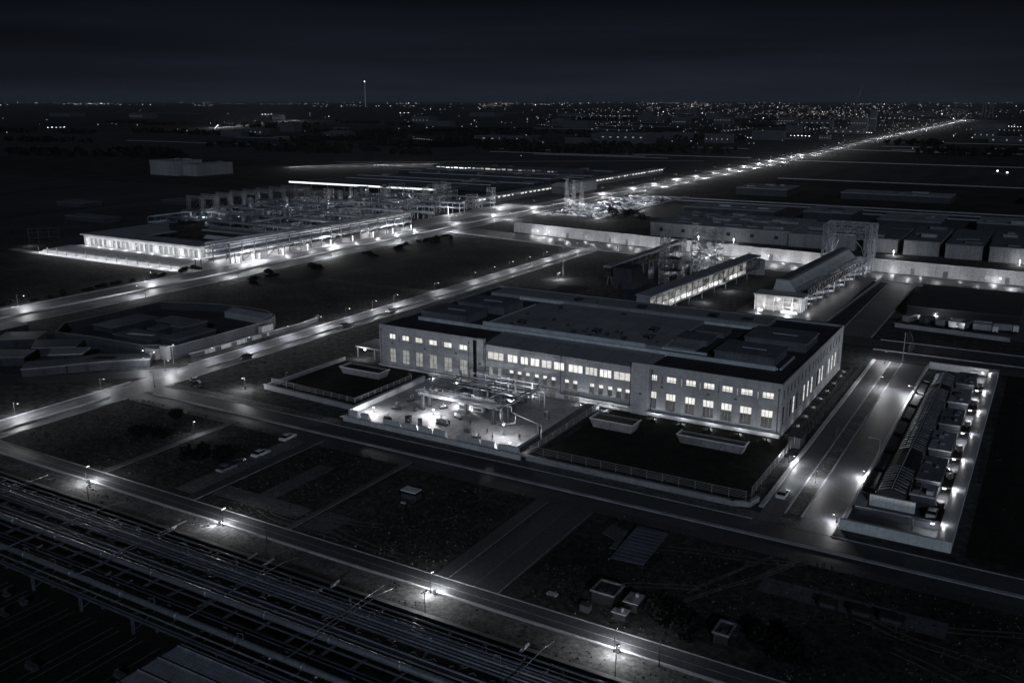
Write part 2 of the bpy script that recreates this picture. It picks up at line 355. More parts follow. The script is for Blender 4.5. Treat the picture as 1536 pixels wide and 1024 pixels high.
r = MB(); [r.box(-211.1,-210.95,y,y+4,.02,.024) for y in range(70,440,9)]; struct('road_markings', r, 'paint')
struct('road', MB().strip([(-212,170), (-217,164), (-224,157), (-236,146), (-252,139), (-300,122), (-380,96)], 7.5, .022), 'asphalt')
BR = [(-306,462), (-270,455), (-230,448), (-180,441), (-120,434), (-60,428), (60,418), (400,390)]
struct('road', MB().strip(BR, 20, .026), 'asphalt')
r = MB(); r.strip([(x,y-10.2) for x,y in BR], .5, .15, .2); struct('kerb', r, 'kerb')
r = MB(); r.strip([(x,y-11.8) for x,y in BR], 2.4, .03); struct('pavement', r, 'kerb')
# middle road with raised textured median
flat('road', 'asphalt', -203, 260, 148, 151.3, .014); flat('road', 'asphalt', -203, 260, 152.4, 158, .014)
flat('pavement', 'darkasph', -203, 260, 145.6, 148, .008); flat('pavement', 'verge', -203, -27.5, 158.25, 161.6, .012)
r = MB(); r.box(-200,260,151.4,152.3,-.05,.16); struct('median_strip', r, 'kerb')
r = MB(); r.box(-203,-41.5,158,158.25,-.05,.13); r.box(-27.4,260,158,158.25,-.05,.13); struct('kerb', r, 'kerb')
# near road: bright kerb, gravel verge
flat('road', 'asphalt', -240, 60, 106.7, 110.9, .014); flat('verge', 'verge', -240, 60, 99.6, 106.2, .004)
r = MB(); r.box(-240,60,106.25,106.65,-.05,.3); struct('kerb', r, 'paleconc')
r = MB(); r.box(-240,60,110.9,111.1,-.05,.1); r.box(-240,60,108.7,108.8,.012,.018); struct('kerb', r, 'kerb')
# right road, two carriageways
flat('road', 'asphalty', -41, -37, 158.3, 285, .016); flat('road', 'asphalty', -33.6, -27.2, 158.3, 285, .016)
flat('verge', 'verge', -36.7, -33.9, 164, 284, .02)
r = MB(); r.box(-37,-36.7,163.5,284,-.05,.16); r.box(-33.9,-33.6,163.5,284,-.05,.16); struct('kerb', r, 'kerb')
r = MB(); r.box(-41.9,-41.05,164,284,-.05,.35); r.box(-27.2,-26.9,164,284,-.05,.28); struct('kerb', r, 'paleconc')
flat('road', 'asphalt', -44, 120, 286, 296, .012); flat('road', 'darkasph', -60, 200, 300, 310, .010)
r = MB(); r.box(-44,-2,296.6,297.2,-.05,.3); r.box(-44,150,310.4,311,-.05,.2); struct('kerb', r, 'kerb')
flat('road', 'asphalty', -57.5, -47.5, 310.5, 416, .012)
r = MB(); r.box(-47.4,-46.9,312,414,-.05,.25); r.box(-58,-57.6,312,414,-.05,.2); struct('kerb', r, 'kerb')
# paved strip between the fields, and paths
flat('road', 'darkasph', -80.2, -67.8, 111.2, 145.5, .010)
r = MB(); r.box(-77.7,-77.5,111.4,145.4,-.02,.10); r.box(-68.3,-68.1,111.4,145.4,-.02,.10); r.box(-72.9,-72.8,111.4,145.4,.01,.02); struct('kerb', r, 'kerbdk')
flat('path', 'slab', -166, -164.2, 111, 148, .01); flat('path', 'darkasph', -139.8, -137.5, 111.2, 148, .01); flat('path', 'slab', -113.6, -112.4, 111.2, 148, .01)
r = MB(); r.box(-137.5,-137.25,111.2,148,-.02,.14); r.box(-112.4,-112.2,111.2,148,-.02,.12); r.box(-164.2,-164.0,111.2,148,-.02,.12); struct('kerb', r, 'kerbdk')
flat('verge', 'verge', -145.2, -140.1, 113, 147, .002)
for a, b, c, d in ((-128.6,-124.3,119.8,137.3), (-129.3,-114.6,114.9,119.7), (-111.6,-105.4,113.2,120.5), (-137,-129.4,115,119.6)): flat('paved_slab', 'slab', a, b, c, d, .004)
flat('paved_slab', 'slab', -33.5, -6, 133, 137.8, .004)

# ------------------------------------------------------------------ main building
X0, X1, Y0, Y1, ZT = -164., -48.3, 202.6, 269., 13.
bld = thing('industrial_building', 'long two storey concrete building with lit windows and flat stepped roof, largest in view', 'building', ((X0+X1)/2, Y0, 0))
FR = 'facade'
topL = [(-160.5,-158.3),(-156,-153.5),(-151.4,-148.8),(-146.6,-143.9),(-141.6,-138.9),(-136.5,-133.8)]
topR = [(-80.1,-78.6),(-76.2,-73.7),(-71.3,-68.8),(-66.9,-64.2),(-62.4,-59.8),(-57.9,-55.1),(-52.9,-50.2)]
cst = [(-127.4,-122.3),(-121.2,-118),(-117.2,-114.8),(-114.2,-111.4),(-110.9,-107.8),(-107.3,-104.1),(-103,-98.8),(-98.2,-94.7),(-94.2,-90.8),(-90.3,-85.6)]
csm = [-126.4,-123.6,-119.9,-117.4,-114.9,-112.2,-109.7,-107.2,-103.3,-100.9,-96.1,-93.6,-91.1,-88.6,-86.3]
u, n = (1,0), (0,-1)
def wing(xa, xb, tops, lows_up, nm, fy=Y0):
    ops = []; W_ = []
    for i, (a, b) in enumerate(tops):
        ops.append((a-xa, b-xa, 9.1, 10.6)); W_.append(('t', ops[-1], i)); ops.append((a-xa, b-xa, 2.15, 6.35)); W_.append(('l', ops[-1], i))
    sl = []
    for (a, b), (c, d) in zip(tops, tops[1:]):
        m_ = (b+c)/2-xa+.15; ops.append((m_-.16, m_+.16, 8.6, 10.5)); sl.append(ops[-1])
    f = MB(); facade(f, (xa,fy), u, n, xb-xa, 0, ZT, ops, .4); obj(nm, f, FR, bld)
    for k, op, i in W_:
        if k == 't': window(bld, (xa,fy), u, n, op, .4, random.choices(('wb','wb2','wm'),(7,3,1))[0], 3 if lows_up else 2, 9.55 if lows_up else None)
        else: window(bld, (xa,fy), u, n, op, .4, (('wd','wb') if lows_up else ('wl','wl')) , 3 if lows_up else 2, [4.75, 3.4] if not lows_up else [4.6])
    for i, (a, b, c, d) in enumerate(sl): obj('narrow_window', MB().quad((xa+a,fy+.38,c),(xa+b,fy+.38,c),(xa+b,fy+.38,d),(xa+a,fy+.38,d)), 'wm' if (i*5) % 3 else 'wd', bld)
wing(X0, -131.8, topL, False, 'wall')
wing(-80.5, X1, topR, True, 'wall')
# slot, piers and recessed centre
f = MB(); f.box(-131.8,-130.5,Y0+.8,Y0+1.1,0,ZT-.3); obj('dark_slot', f, 'black', bld)
f = MB(); f.box(-130.5,-128.4,Y0-.25,Y0+1,0,ZT+.1); obj('pier', f, FR, bld)
f = MB(); f.box(-85.1,-80.5,Y0-.5,Y0+1,0,ZT+.15); obj('pier', f, FR, bld)
xa, xb, fy = -128.4, -85.1, Y0+.15
ops = [(a-xa,b-xa,7.7,9.9) for a,b in cst]+[(c-.68-xa,c+.68-xa,3.2,5.7) for c in csm]+[(-121-xa,-106.4-xa,.1,2.5), (-104.2-xa,-99.6-xa,.1,2.6)]
ops += [(-98.5-xa,-95.4-xa,.8,1.7), (-95-xa,-91.2-xa,.8,1.7), (-90.8-xa,-86.2-xa,.8,1.7)]
f = MB(); facade(f, (xa,fy), u, n, xb-xa, 0, 11.7, ops, .4); f.quad((xa,fy,11.7),(xb,fy,11.7),(xb,Y0+11,ZT+.05),(xa,Y0+11,ZT+.05)); 
obj('wall', f, FR, bld)
for i in range(len(cst)): window(bld, (xa,fy), u, n, ops[i], .4, random.choices(('wb','wb2'),(3,1))[0], 3 if cst[i][1]-cst[i][0] > 3.4 else 2, None, .11)
for i in range(len(csm)): window(bld, (xa,fy), u, n, ops[len(cst)+i], .4, ('wd','wb') if i > 1 else ('wl','wm'), 1, 4.75)
for o in ops[len(cst)+len(csm):]: window(bld, (xa,fy), u, n, o, .4, 'wd' if o[3] > 2 else 'wm', 6 if o[1]-o[0] > 8 else 3, 1.4 if o[3] > 2 else None, name='ground_window')
each('canopy', ((-104.6,-85.2,Y0-.9,Y0+.1,1.75,1.95),(-121.4,-106,Y0-.7,Y0+.1,2.55,2.75)), 'concrete', bld)
each('plinth_ledge', ((X0-.3,-130.6,Y0-.5,Y0-.01,.9,1.35),(-80.4,X1+.3,Y0-.9,Y0-.01,.9,1.3)), 'paleconc', bld)
# right (east) wall
ys = [204.6,207.6,210.4,213.2,216,219.4,222.4,226,229.6,232.2,234.8,237.4,240.2,243.6,247.4,250.8,254.4,257.6]
ys = [204.6+(y-204.6)*1.12 for y in ys]
u2, n2 = (0,1), (1,0); xe = X1
ops = [(y-.5-Y0,y+.5-Y0,9.2,11.2) for y in ys]+[(y-.75-Y0,y+.75-Y0,2.9,7.2) for y in ys]
f = MB(); facade(f, (xe,Y0), u2, n2, Y1-Y0, 0, ZT, ops, .13); obj('wall', f, FR, bld)
for i, o in enumerate(ops):
    top = i < 18; lit = (i-18) in (3, 6, 7, 8, 11, 12, 14, 15, 16)
    window(bld, (xe,Y0), u2, n2, o, .13, 'glass' if top else ('wb' if lit else 'wd' if i % 2 else 'glass'), 1, None if top else 5.4, name='narrow_window', fmat='steeldk', fr=.05)
f = MB(); f.quad((X0,Y1,0),(X0,Y0,0),(X0,Y0,ZT),(X0,Y1,ZT)); f.quad((X1,Y1,0),(X0,Y1,0),(X0,Y1,ZT),(X1,Y1,ZT)); obj('wall', f, FR, bld)
# roof: dark felt field with a thin parapet, pale central plate, rear strip, sunken gutters
f = MB(); f.box(X0+.3,-128.6,Y0+.3,214,12.2,12.75); f.box(-80.4,X1-.3,Y0+.3,214,12.2,12.75); f.box(X0+.3,X1-.3,214,Y1-.3,11.6,12.4); obj('roof', f, 'roofdk', bld)
f = MB()
f.box(X0,-128.45,Y0+.02,Y0+.3,12.5,ZT+.06); f.box(-80.45,X1,Y0+.02,Y0+.3,12.5,ZT+.06); f.box(X1-.3,X1-.02,Y0+.3,Y1,12.5,ZT+.06); f.box(X0+.02,X0+.3,Y0+.3,Y1,12.5,ZT+.06)
obj('parapet', f, 'concrete', bld)
f = MB(); f.quad((-128.4,Y0+.4,11.85),(-80.5,Y0+.4,11.85),(-80.5,213.4,13.0),(-128.4,213.4,13.0)); f.box(-137,-84,218.6,250,12.2,13.35); f.box(-84,-76,222,247,12.2,12.9)
f.box(-159,-67,256,266,12.3,13.5); f.box(-131,-84,250,253,12.3,13.2); obj('roof_plate', f, 'roofmid', bld)
each('gutter', ((X0+6,-53,213.5,214.1,12.4,13.75),(-138,-88,217.4,217.95,12.6,13.9),(-137.3,-137.0,217.95,247,12.6,13.5),(-147,-131,254,254.3,12.6,13.6),(-84,-68,252.2,252.6,12.5,13.3),(-72,-53,215.7,216.1,12.4,12.8),(-52.6,-52.2,216,229,12.4,12.8),(-85,-72,219.3,219.7,12.5,13.1)), 'gutter', bld)
for a, b, c, d, h in ((-159,-143.5,216.5,228.5,14.9), (-156.5,-140,232.5,244,15), (-69.5,-54.5,218,230,14.7), (-67,-51,235,248.5,14.9), (-83.5,-75,228,236,14.0), (-82,-74,239,246,13.9)):
    f = MB(); f.box(a,b,c,d,12.2,h-.25); f.box(a-.3,b+.3,c-.3,d+.3,h-.25,h); t = obj('roof_unit', f, 'roofblue', bld)
    if h > 14.2:
        g_ = MB(); g_.box(a+(b-a)*.35,a+(b-a)*.75,(c+d)/2,(c+d)/2+.25,h,h+.12); obj('metal_strip', g_, 'gutter', t)
for i in range(20):
    x = random.uniform(-134,-86); y = random.choice((random.uniform(219.5,249), random.uniform(219,226))); a = random.uniform(.4,1.6); obj('roof_vent', MB().box(x,x+a,y,y+random.uniform(.4,1.4),13.35,13.35+random.uniform(.25,.9)), 'steeldk', bld)
for i in range(8):
    x = random.uniform(-150,-70); obj('roof_vent', MB().box(x,x+random.uniform(.6,3),258,258+random.uniform(.5,3),13.5,13.5+random.uniform(.2,.8)), 'steeldk', bld)
for x, y in ((-91,232),(-104,222.5),(-127,221),(-89,223.5)): f = MB(); f.tube((x,y,13.3),(x,y,14.6),.35,8); f.box(x-1.3,x+1.3,y-.5,y+.5,14.5,14.9); obj('roof_vent', f, 'steeldk', bld)
# wall lamps washing the facades
for x, p in ((-160,80),(-152,100),(-144,90),(-136,110),(-78,190),(-71,170),(-64,190),(-57,160),(-50.5,180),(-98,330),(-91,330),(-112,300)):
    f = MB(); f.box(x-.2,x+.2,Y0-2.9,Y0-2.6,.25,.7); o = obj('floodlight', f, 'steeldk', bld); f = MB(); f.box(x-.12,x+.12,Y0-2.595,Y0-2.58,.35,.6); obj('lens', f, 'lamp', o); light(p, o, (x,Y0-2.25,.5))
for y in (206,214,222,230,238,246,254,262,267):
    f = MB(); f.box(X1+1.9,X1+2.2,y-.2,y+.2,.1,.5); o = obj('floodlight', f, 'steeldk', bld); f = MB(); f.box(X1+1.88,X1+1.895,y-.1,y+.1,.2,.4); obj('lens', f, 'lamp', o); light(30, o, (X1+1.6,y,.3))

for x in (-163.3,-133.2,-127.9,-104.95,-85.5,-79.9,-49.0): f = MB(); f.tube((x,Y0-.12,1.4),(x,Y0-.12,11.4),.09,8); f.box(x-.2,x+.2,Y0-.24,Y0-.01,11.4,11.8); obj('downpipe', f, 'steeldk', bld)
for x, z in ((-159.4,7.7),(-147.9,7.6),(-137.4,7.7),(-77.2,7.6),(-65.6,7.7),(-59,7.6),(-82.6,5.2),(-129.4,6)): f = MB(); f.box(x-.3,x+.3,Y0-.08 if x not in (-82.6,-129.4) else Y0-.6,Y0-.01,z,z+.4); obj('wall_vent', f, 'steeldk', bld)
# loading canopy west of the building
t = thing('loading_canopy', 'flat loading canopy on posts at the left end of the long building', 'canopy', (-170,212,0))
f = MB(); f.box(-177,-164.4,207,217,3.4,3.8); obj('roof', f, 'roofmid', t)
for x, y in ((-176.5,207.5),(-176.5,216.5),(-170,207.5)): f = MB(); f.box(x-.15,x+.15,y-.15,y+.15,0,3.4); obj('post', f, 'steel', t)
f = MB(); f.box(-170.3,-169.7,219.8,220.2,3.7,3.9); light(1500, obj('lamp', f, 'lamp', t), (-170,220,4.6))
f = MB(); f.box(-173.3,-172.7,206.5,206.8,3.0,3.2); light(500, obj('lamp', f, 'lamp', t), (-174,205.6,2.7))

def crate(label, x, y, w, d, h, mat, z=.3):
    t = thing('equipment_cabinet', label, 'cabinet', (x,y,z)); f = MB(); f.box(x-w/2,x+w/2,y-d/2,y+d/2,z+.12,z+h); f.box(x-w/2-.06,x+w/2+.06,y-d/2-.06,y+d/2+.06,z+h,z+h+.08); obj('body', f, mat, t)
    f = MB(); f.box(x-w*.4,x+w*.4,y-d/2-.03,y-d/2-.005,z+.3,z+h-.2); obj('door', f, 'steeldk', t); f = MB(); f.box(x-w/2+.05,x+w/2-.05,y-d/2+.05,y+d/2-.05,z,z+.12); obj('base', f, 'black', t)
# ------------------------------------------------------------------ railings, terraces, courtyard
def railing(label, pts, z, h=1.5, rails=4, step=2.6, mat='steel', cat='railing'):
    t = thing('railing', label, cat, (*pts[0], z)); R_ = MB()
    for (ax,ay), (bx,by) in zip(pts, pts[1:]):
        l = hypot(bx-ax,by-ay); k = max(1, int(l/step))
        for j in range(rails): zz = z+h*(j+1)/rails; R_.bar((ax,ay,zz),(bx,by,zz),.07 if j < rails-1 else .11)
        for i in range(k+(1 if (bx,by) == pts[-1] else 0)):
            x, y = ax+(bx-ax)*i/k, ay+(by-ay)*i/k; p = MB(); p.box(x-.06,x+.06,y-.06,y+.06,z,z+h+.04); obj('post', p, mat, t)
    obj('rail', R_, mat, t); return t
def parapet(label, pts, h, w=.5, mat='concrete', name='retaining_wall', close=False, cap='kerb', cat='wall', z0=0):
    t = thing(name, label, cat, (*pts[0], z0)); f = MB(); c_ = MB()
    P2 = pts+[pts[0]] if close else pts
    for (ax,ay), (bx,by) in zip(P2, P2[1:]):
        l = hypot(bx-ax,by-ay); dx, dy = (bx-ax)/l*w/2, (by-ay)/l*w/2
        f.bar((ax-dx*0,ay-dy*0,z0+h/2-.06),(bx+dx,by+dy,z0+h/2-.06),w,h-.12)
        c_.bar((ax-dx*1.1,ay-dy*1.1,z0+h-.06),(bx+dx*1.1,by+dy*1.1,z0+h-.06),w+.16,.12)
    obj('wall_body', f, mat, t); obj('coping', c_, cap, t); return t
flat('lawn', 'lawn', -176.5, -146.5, 171.5, 203, .55); flat('lawn', 'lawn', -90.5, -45.2, 165, 201.4, .25)
parapet('low concrete wall round the left sunken garden', [(-178,170.5),(-145.4,168.6),(-145.4,192)], 1.3, .6)
parapet('low concrete wall along the left side of the left garden', [(-178,171.5),(-178,203)], 1.1, .5)
railing('thin steel railing round the left garden in front of the building', [(-177,172.2),(-146.4,170.2),(-146.4,194)], 1.3, 1.3)
parapet('long low concrete wall below the right garden railing, facing the middle road', [(-92,162),(-46.5,162),(-43.6,163),(-42.8,166)], 1.1, .6)
railing('long steel railing in front of the right garden', [(-92,163.4),(-44.3,163.4)], 1.1, 1.7, 5, 3.4)
railing('steel railing on the right side of the right garden', [(-43.8,165.5),(-43.8,198)], 1.1, 1.9, 4, 3.0)
railing('dark railing beside the ramp left of the right garden', [(-92.3,164.5),(-92.3,199)], .8, 1.4, 4, 3.4)
railing('steel railing along the right end of the long building', [(-43.2,203),(-42.2,272)], .2, 2.3, 4, 3.2, 'steeldk')
railing('second inner railing at the right end of the long building', [(-45.0,203),(-44.4,266)], .2, 1.6, 3, 3.2, 'steeldk')
f = MB(); f.box(-45.4,-42.6,198.5,203,0,2.4); f.box(-45.7,-42.3,198.2,203.3,2.4,2.6); solo('gate_shelter', f, 'steeldk', 'small dark gate shelter at the right front corner of the long building', 'shelter', (-44,200,0))
def skylight(label, x0, x1, y0, y1, h):
    t = thing('skylight_box', label, 'skylight', ((x0+x1)/2,(y0+y1)/2,.3)); f = MB(); s_ = .7; w = .22
    for (a,b,c,d) in ((x0,x1,y0,y0),(x1,x1,y0,y1),(x1,x0,y1,y1),(x0,x0,y1,y0)):
        cx, cyy = (x0+x1)/2, (y0+y1)/2
        ins = lambda x, y, k: (x+(k if x < cx else -k), y+(k if y < cyy else -k))
        A, B_ = (a,c), (b,d); A0, B0 = ins(*A,s_), ins(*B_,s_); A2, B2 = ins(*A,w), ins(*B_,w); A3, B3 = ins(*A0,w), ins(*B0,w)
        f.hexa([(*A0,.2),(*B0,.2),(*B3,.2),(*A3,.2),(*A,h),(*B_,h),(*B2,h),(*A2,h)])
    obj('wall_body', f, 'wallp', t)
    f = MB(); f.box(x0+.5,x1-.5,y0+.5,y1-.5,h-.5,h-.25); obj('shade_fill', f, 'black', t)  # black sheet closing the box, its colour stands in for the shaded inside
    f = MB(); [f.bar(p,q,.3,.16) for p,q in (((x0,y0,h+.06),(x1,y0,h+.06)),((x1,y0,h+.06),(x1,y1,h+.06)),((x0,y0,h+.06),(x0,y1,h+.06)))]; obj('rim', f, 'gutter', t)
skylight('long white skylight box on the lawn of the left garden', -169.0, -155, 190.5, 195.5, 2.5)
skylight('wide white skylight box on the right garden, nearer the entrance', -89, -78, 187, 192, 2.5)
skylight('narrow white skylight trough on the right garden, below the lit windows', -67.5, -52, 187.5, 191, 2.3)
f = MB(); f.box(-66,-62,165.5,168,.26,.4); f.box(-61.6,-60,165.8,168,.26,.36); solo('ground_panel', f, 'slab', 'flat grey panel lying on the right garden near the railing', 'panel', (-63,167,.26))
f = MB(); f.box(-170,-164,173,176,.56,.68); f.box(-163.6,-160,172.6,174,.56,.66); solo('ground_panel', f, 'slab', 'flat grey panel lying on the left garden lawn', 'panel', (-165,174,.56))
# courtyard
flat('courtyard', 'yard', -145, -92.6, 162.4, 202.2, .3)
parapet('bright lit retaining wall on the left of the courtyard', [(-143.8,165),(-144.6,197)], 1.8, .7, 'paleconc')
t = parapet('long pale retaining wall in front of the courtyard', [(-142.8,161.6),(-93.2,161.2)], 1.25, .5, 'paleconc', cap='paleconc')
bar_x = [(-141.6,-139.2,2.6),(-138.3,-135.8,2.5),(-131.5,-126.6,2.1),(-125.8,-121.6,2.2),(-121.2,-117.6,2.3),(-117.0,-113.4,2.4),(-110.6,-104.4,2.1),(-104.0,-100.2,2.2),(-99.6,-94.2,2.1)]
for i, (a, b, h) in enumerate(bar_x):
    f = MB(); f.hexa([(a,162.0,.5),(b,162.0,.5),(b,163.4,.5),(a,163.4,.5),(a+.2,162.7,h),(b-.2,162.7,h),(b-.2,162.95,h),(a+.2,162.95,h)])
    solo('barrier_panel', f, 'paleconc', ('white sloped barrier panel, one of those leaning along the courtyard wall' if 0 < i < 8 else 'white barrier panel at the left end of the courtyard wall' if i == 0 else 'white barrier panel at the right end of the courtyard wall'), 'barrier', ((a+b)/2,162.7,.5), 'barrier panels along the courtyard wall')
# ramp and walls toward the entrance
parapet('ramp wall climbing from the courtyard corner to the entrance', [(-96.4,164),(-96.4,199)], 1.2, .5, 'concrete')
f = MB(); f.hexa([(-96,163,.3),(-92.8,163,.3),(-92.8,200,.3),(-96,200,.3),(-96,163,.4),(-92.8,163,.4),(-92.8,200,1.3),(-96,200,1.3)]); struct('ramp', f, 'verge')
# pipe gantry over the courtyard
t = thing('pipe_gantry', 'steel pipe gantry with walkway rails standing over the courtyard', 'gantry', (-120,178,.3))
f = MB()
for z in (4.1,4.5): f.bar((-131.5,177.6,z),(-109,177.6,z),.22); f.bar((-131.5,179.4,z),(-109,179.4,z),.22)
for i in range(13): x = -131.5+i*1.87; f.bar((x,177.6,4.1),(x,179.4,4.1),.14); f.bar((x,177.6,4.1),(x,177.6,5.7),.07); f.bar((x,179.4,4.1),(x,179.4,5.7),.07)
for z in (5.1,5.7): f.bar((-131.5,177.6,z),(-109,177.6,z),.07); f.bar((-131.5,179.4,z),(-109,179.4,z),.07)
obj('walkway', f, 'steel', t)
f = MB()
for y, z, r_ in ((178.5,4.75,.16),(179.3,4.7,.1),(178.1,3.7,.12)): f.tube((-132.4,y,z),(-107.5,y,z),r_,10)
f.path([(-107.5,178.5,4.9),(-105.4,178.5,4.9),(-105.4,178.5,3.6),(-95,174.4,3.4),(-94.2,172.8,2.0),(-94.2,172.8,.3)],.15,10)
f.path([(-107.5,179.3,4.8),(-106.6,181,4.8),(-106.6,192,4.8),(-107.5,195,5.4),(-108.5,199,5.4),(-108.5,202.5,5.4)],.2,10)
f.path([(-132.4,178.5,4.9),(-133.4,178.5,4.6),(-133.4,180,3),(-133.4,186,2.6),(-133.4,194,1.0)],.22,10)
f.path([(-106.8,176.6,5.2),(-106.8,175.6,4.6),(-106.8,175.6,2.2),(-105,175.6,1.6),(-102.8,175.6,2.2),(-102.8,176,4.4)],.12,8)
obj('pipe', f, 'pipegr', t, True)
for x, y in ((-130.4,177.2),(-130.4,180),(-109.6,177.2),(-109.6,180),(-107.2,177.2),(-107.2,180),(-119.5,180),(-96,174.6)):
    f = MB(); f.box(x-.26,x+.26,y-.26,y+.26,.3,4.0); f.box(x-.5,x+.5,y-.5,y+.5,.3,.55); obj('column', f, 'steeldk', t)
f = MB(); f.bar((-109.6,177.6,1.6),(-107.2,177.6,1.6),.18); f.bar((-109.6,180,1.6),(-107.2,180,1.6),.18); f.bar((-109.6,177.6,1.7),(-109.6,180,3.9),.1); obj('brace', f, 'steeldk', t)
t = thing('pipe_gantry', 'second steel frame of bent pipes between the courtyard and the entrance', 'gantry', (-112,195,.3)); f = MB()
for x in (-113.5,-108.5,-105): f.box(x-.12,x+.12,193.9,194.1,.3,6.3)
for z in (3.4,5,6.2): f.bar((-127,194,z),(-105,194,z),.14)
for i in range(10): x = -127+i*2.3; f.bar((x,194,.3),(x,194,5.0+.8*(i%3)),.11)
obj('frame', f, 'steel', t); f = MB()
for k, z in enumerate((2.0,2.6,4.2,4.7)): f.tube((-140,194.8+.3*k,z-1),(-105.5,194.8+.3*k,z),.13,8)
f.path([(-121,193.4,5.0),(-121,190,4.6),(-121,186,4.6),(-121,186,.3)],.14,8); obj('pipe', f, 'pipe', t, True)
t = thing('pipe_gantry', 'dark open steel framework carrying thin pipes between the courtyard gantry and the left wing', 'gantry', (-120,190,.3))
for x in (-132.5,-127,-121.5,-116,-110.5):
    for y in (184.5,197.5): obj('post', MB().box(x-.13,x+.13,y-.13,y+.13,.3,4.2+.9*((x*2)%3 > 1)), 'steeldk', t)
    obj('beam', MB().bar((x,184,3.4),(x,198,3.4),.22), 'steeldk', t)
for k, (y, z) in enumerate(((185.3,3.6),(189.0,3.9),(192.1,3.6),(196.6,3.8))): obj('pipe', MB().tube((-133.5,y,z),(-109.5+(k%3),y,z),.09+.05*(k%2),8), 'pipedk', t, True)
for k, (x, y, a, b, h) in enumerate(((-131,187,6,2,2.2),(-123,188,7,1.8,1.8),(-113.5,187,3,2,2.4),(-130,193,9,1.6,2.0),(-117,193.5,6,2.4,2.4))): crate('dark equipment cabinet under the open steel framework, '+['front left','front centre','front right','longest, at the back','tallest, at the back right'][k], x+a/2, y+b/2, a, b, h, 'steeldk')
# courtyard floodlights, equipment, vehicles
def court_lamp(label, x, y, h, p):
    t = thing('work_light', label, 'work light', (x,y,.3)); f = MB()
    for a in range(3): f.bar((x,y,.9),(x+.55*cos(a*2.1),y+.55*sin(a*2.1),.3),.05)
    f.bar((x,y,.6),(x,y,.3+h),.06); obj('stand', f, 'steeldk', t)
    f = MB(); f.box(x-.2,x+.2,y-.08,y+.08,h+.3,h+.5); obj('lamp_head', f, 'lamp', t); light(p, t, (x,y-.15,h+.75), .15)
court_lamp('work light on a stand at the centre of the courtyard', -125.4, 174.6, 1.5, 2400)
court_lamp('work light on a stand at the left edge of the courtyard', -139.4, 168.9, 1.3, 1700)
court_lamp('work light on a stand under the pipe gantry', -122.4, 184.6, 1.6, 2600)
court_lamp('work light on a stand beside the courtyard front wall', -119.3, 164.4, 1.2, 900)
court_lamp('work light on a stand at the right corner of the courtyard', -98.0, 165.2, 1.3, 1300)
court_lamp('work light on a stand near the entrance stairs', -111.5, 188.5, 2.2, 1300)
court_lamp('work light on a stand at the right rear of the courtyard', -103.5, 171.5, 2.6, 1500)
def pump(label, x, y, s=1., a=0., mat='steel'):
    t = thing('pump_unit', label, 'machine', (x,y,.3)); f = MB(); R_ = lambda px, py: (x+s*(px*cos(a)-py*sin(a)), y+s*(px*sin(a)+py*cos(a)))
    f.tube((*R_(-.9,0),.3+.7*s),(*R_(.7,0),.3+.7*s),.42*s,12); f.tube((*R_(.7,0),.3+.7*s),(*R_(1.2,0),.3+.7*s),.22*s,10); obj('casing', f, mat, t, True)
    f = MB(); f.bar((*R_(-1.1,0),.3+.14*s),(*R_(1.4,0),.3+.14*s),.8*s,.28*s); obj('skid', f, 'black', t)
    f = MB(); f.path([(*R_(0,0),.3+1.0*s),(*R_(0,0),.3+1.6*s),(*R_(0,.9),.3+1.6*s)],.1*s,8); obj('outlet', f, 'pipe', t)
pump('white tank machine in the middle of the courtyard', -119.4, 176.3, 1.1, -.5, 'white'); pump('dark pump machine near the left courtyard wall', -136.4, 174.0, 1., .3, 'steeldk')
pump('large dark machine beside the front courtyard wall', -120.3, 170.6, 1.35, -.2, 'steeldk'); pump('small pump machine under the left end of the gantry', -126.5, 180.5, .9, .8)
pump('small machine at the rear left corner of the courtyard', -137.2, 181.2, .9, 1.2, 'steeldk'); pump('low dark machine behind the white barriers', -133.0, 166.2, 1.0, 0, 'black'); pump('white machine near the right of the courtyard', -108.4, 167.3, .9, .5, 'white')
crate('black cabinet standing by the courtyard barriers', -127.6,167.4,1.3,1,1.7,'black'); crate('dark slim cabinet left of the courtyard work light', -123.9,167.0,.7,.7,1.9,'black'); crate('white cabinet under the pipe gantry', -121.6,182.4,2.4,1.1,1.5,'white')
crate('low white cabinet beside the gantry walkway', -117.6,183.0,3.0,1.2,1.2,'white'); crate('small dark cabinet on the courtyard floor', -131.4,175.2,.8,.6,.8,'black'); crate('flat dark cabinet right of the courtyard centre', -111.9,169.2,1.4,.9,.7,'steeldk')
crate('tall grey cabinet beside the entrance wall', -100.5,187,1.2,1.2,2.0,'steel'); crate('grey cabinet near the rear gantry frame', -126,190,2.2,1.2,1.7,'steeldk')

